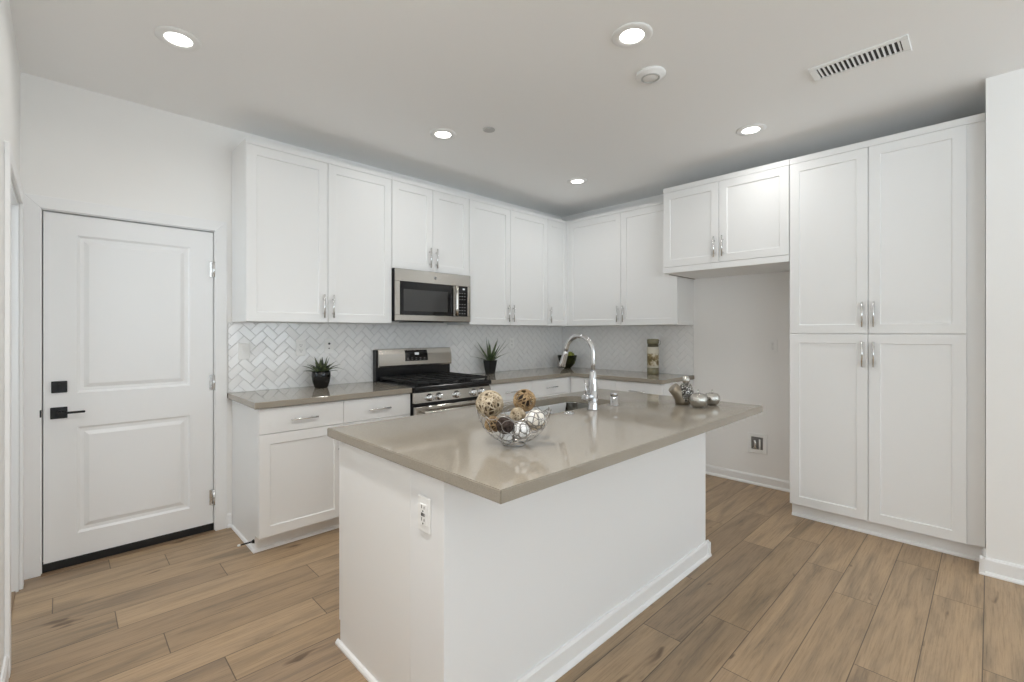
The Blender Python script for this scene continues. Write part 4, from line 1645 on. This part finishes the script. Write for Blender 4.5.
rattan('vine_ball', 'largest pale vine ball at the left of the wire bowl', (-0.042, 0.089, 0.143), 0.0534, 34, 0.0021, M['vine_pale'], M['core_brown'], 1, 0.78)
rattan('vine_ball', 'open-weave brown vine ball perched highest in the wire bowl', (0.060, 0.004, 0.155), 0.0446, 24, 0.0023, M['vine_brown'], M['core_dark'], 2, 0.55)
rattan('vine_ball', 'small tan vine ball in the middle of the wire bowl', (0.006, -0.014, 0.107), 0.0304, 30, 0.0014, M['vine_pale'], M['core_brown'], 3, 0.80)
rattan('vine_ball', 'dark brown vine ball at the front of the wire bowl', (-0.077, -0.034, 0.086), 0.0323, 22, 0.0018, M['vine_dark'], M['core_dark'], 4, 0.85)
rattan('vine_ball', 'brown open vine ball beneath the largest pale ball', (-0.066, 0.044, 0.076), 0.0311, 22, 0.0018, M['vine_brown'], M['core_dark'], 5, 0.7)
patch_ball('large white and tan patchwork ball at the right of the wire bowl', (0.037, -0.074, 0.095), 0.0382, M['shell2'], 6)
patch_ball('white patchwork ball at the front right of the dark brown ball', (-0.022, -0.057, 0.061), 0.0321, M['shell'], 7)
patch_ball('lowest white patchwork ball at the bottom of the wire bowl', (-0.045, -0.012, 0.038), 0.0285, M['shell'], 8)

# ------------------------------------------------------------------ silver ornaments on the island
t = thing('mosaic_ornament', 'silver mosaic ornament with a brown side spout on the island', 'ornament', (2.575, 1.240, ZT), 0)
bm = nb()
# smooth pewter base that sweeps up to an open cut end (towards the left of the photo)
lv = Vector((-0.717, 0.697, 0))
fv = Vector((0.697, 0.717, 0))
pts = [(0.0, 0, 0.0), (0.0, 0, 0.03), (0.0, 0, 0.055)]
path = [Vector((0, 0, 0.0)), Vector((0, 0, 0.02)), lv * 0.008 + Vector((0, 0, 0.045)), lv * 0.030 + Vector((0, 0, 0.072)), lv * 0.056 + Vector((0, 0, 0.098))]
tube(bm, path, [0.040, 0.042, 0.041, 0.036, 0.031], 24)
obj('spout', bm, M['bronze'], t, 'smooth brown metal spout')
bm = nb()
lathe(bm, [(0, 0.012), (0.034, 0.018), (0.044, 0.045), (0.043, 0.075), (0.033, 0.105), (0.025, 0.120), (0, 0.123)], tuple(-lv * 0.017 - fv * 0.010), 28)
obj('mosaic_body', bm, M['mosaic'], t, 'black and silver mosaic')
bm = nb()
lathe(bm, [(0, 0.118), (0.014, 0.120), (0.022, 0.134), (0.021, 0.150), (0.012, 0.163), (0, 0.166)], tuple(-lv * 0.017 - fv * 0.010), 24)
obj('knob', bm, M['silver'], t)


def apple_ornament(label, x, y, r, crown):
    t = thing('apple_ornament', label, 'ornament', (x, y, ZT), 0, 'silver apples on the island')
    bm = nb()
    prof = [(0, 0.0), (0.45, 0.0), (0.80, 0.22), (1.0, 0.72), (0.95, 1.15), (0.70, 1.48), (0.35, 1.56), (0.10, 1.45), (0, 1.42)]
    P_ = []
    for k in range(len(prof) - 1):
        for q in range(3):
            s = q / 3
            P_.append((prof[k][0] * (1 - s) + prof[k + 1][0] * s, prof[k][1] * (1 - s) + prof[k + 1][1] * s))
    P_.append(prof[-1])
    lathe(bm, [(a_ * r, b_ * r) for a_, b_ in P_], (0, 0, 0), 32)
    for v in bm.verts:                              # soft ribs
        an = math.atan2(v.co.y, v.co.x)
        s = 1 + 0.03 * math.cos(7 * an)
        v.co.x *= s
        v.co.y *= s
    obj('fruit_body', bm, M['silver'], t)
    bm = nb()
    tube(bm, [(0, 0, 1.40 * r), (0.002, 0, 1.7 * r), (0.006, 0.002, 1.92 * r)], [0.004, 0.003, 0.0045], 8)
    obj('stem', bm, M['silver'], t)
    bm = nb()
    for k in range(5):
        a_ = 2 * PI * k / 5 + 0.3
        leaf(bm, (0, 0, 1.50 * r), (math.cos(a_), math.sin(a_), 0.35), 0.55 * r, 0.18 * r, 0.3, 0.002, 5)
    obj('crown', bm, M['silver'], t)


apple_ornament('silver apple ornament standing nearest the island edge', 2.530, 1.128, 0.050, 0)
apple_ornament('silver apple ornament rightmost on the island', 2.672, 1.110, 0.044, 1)
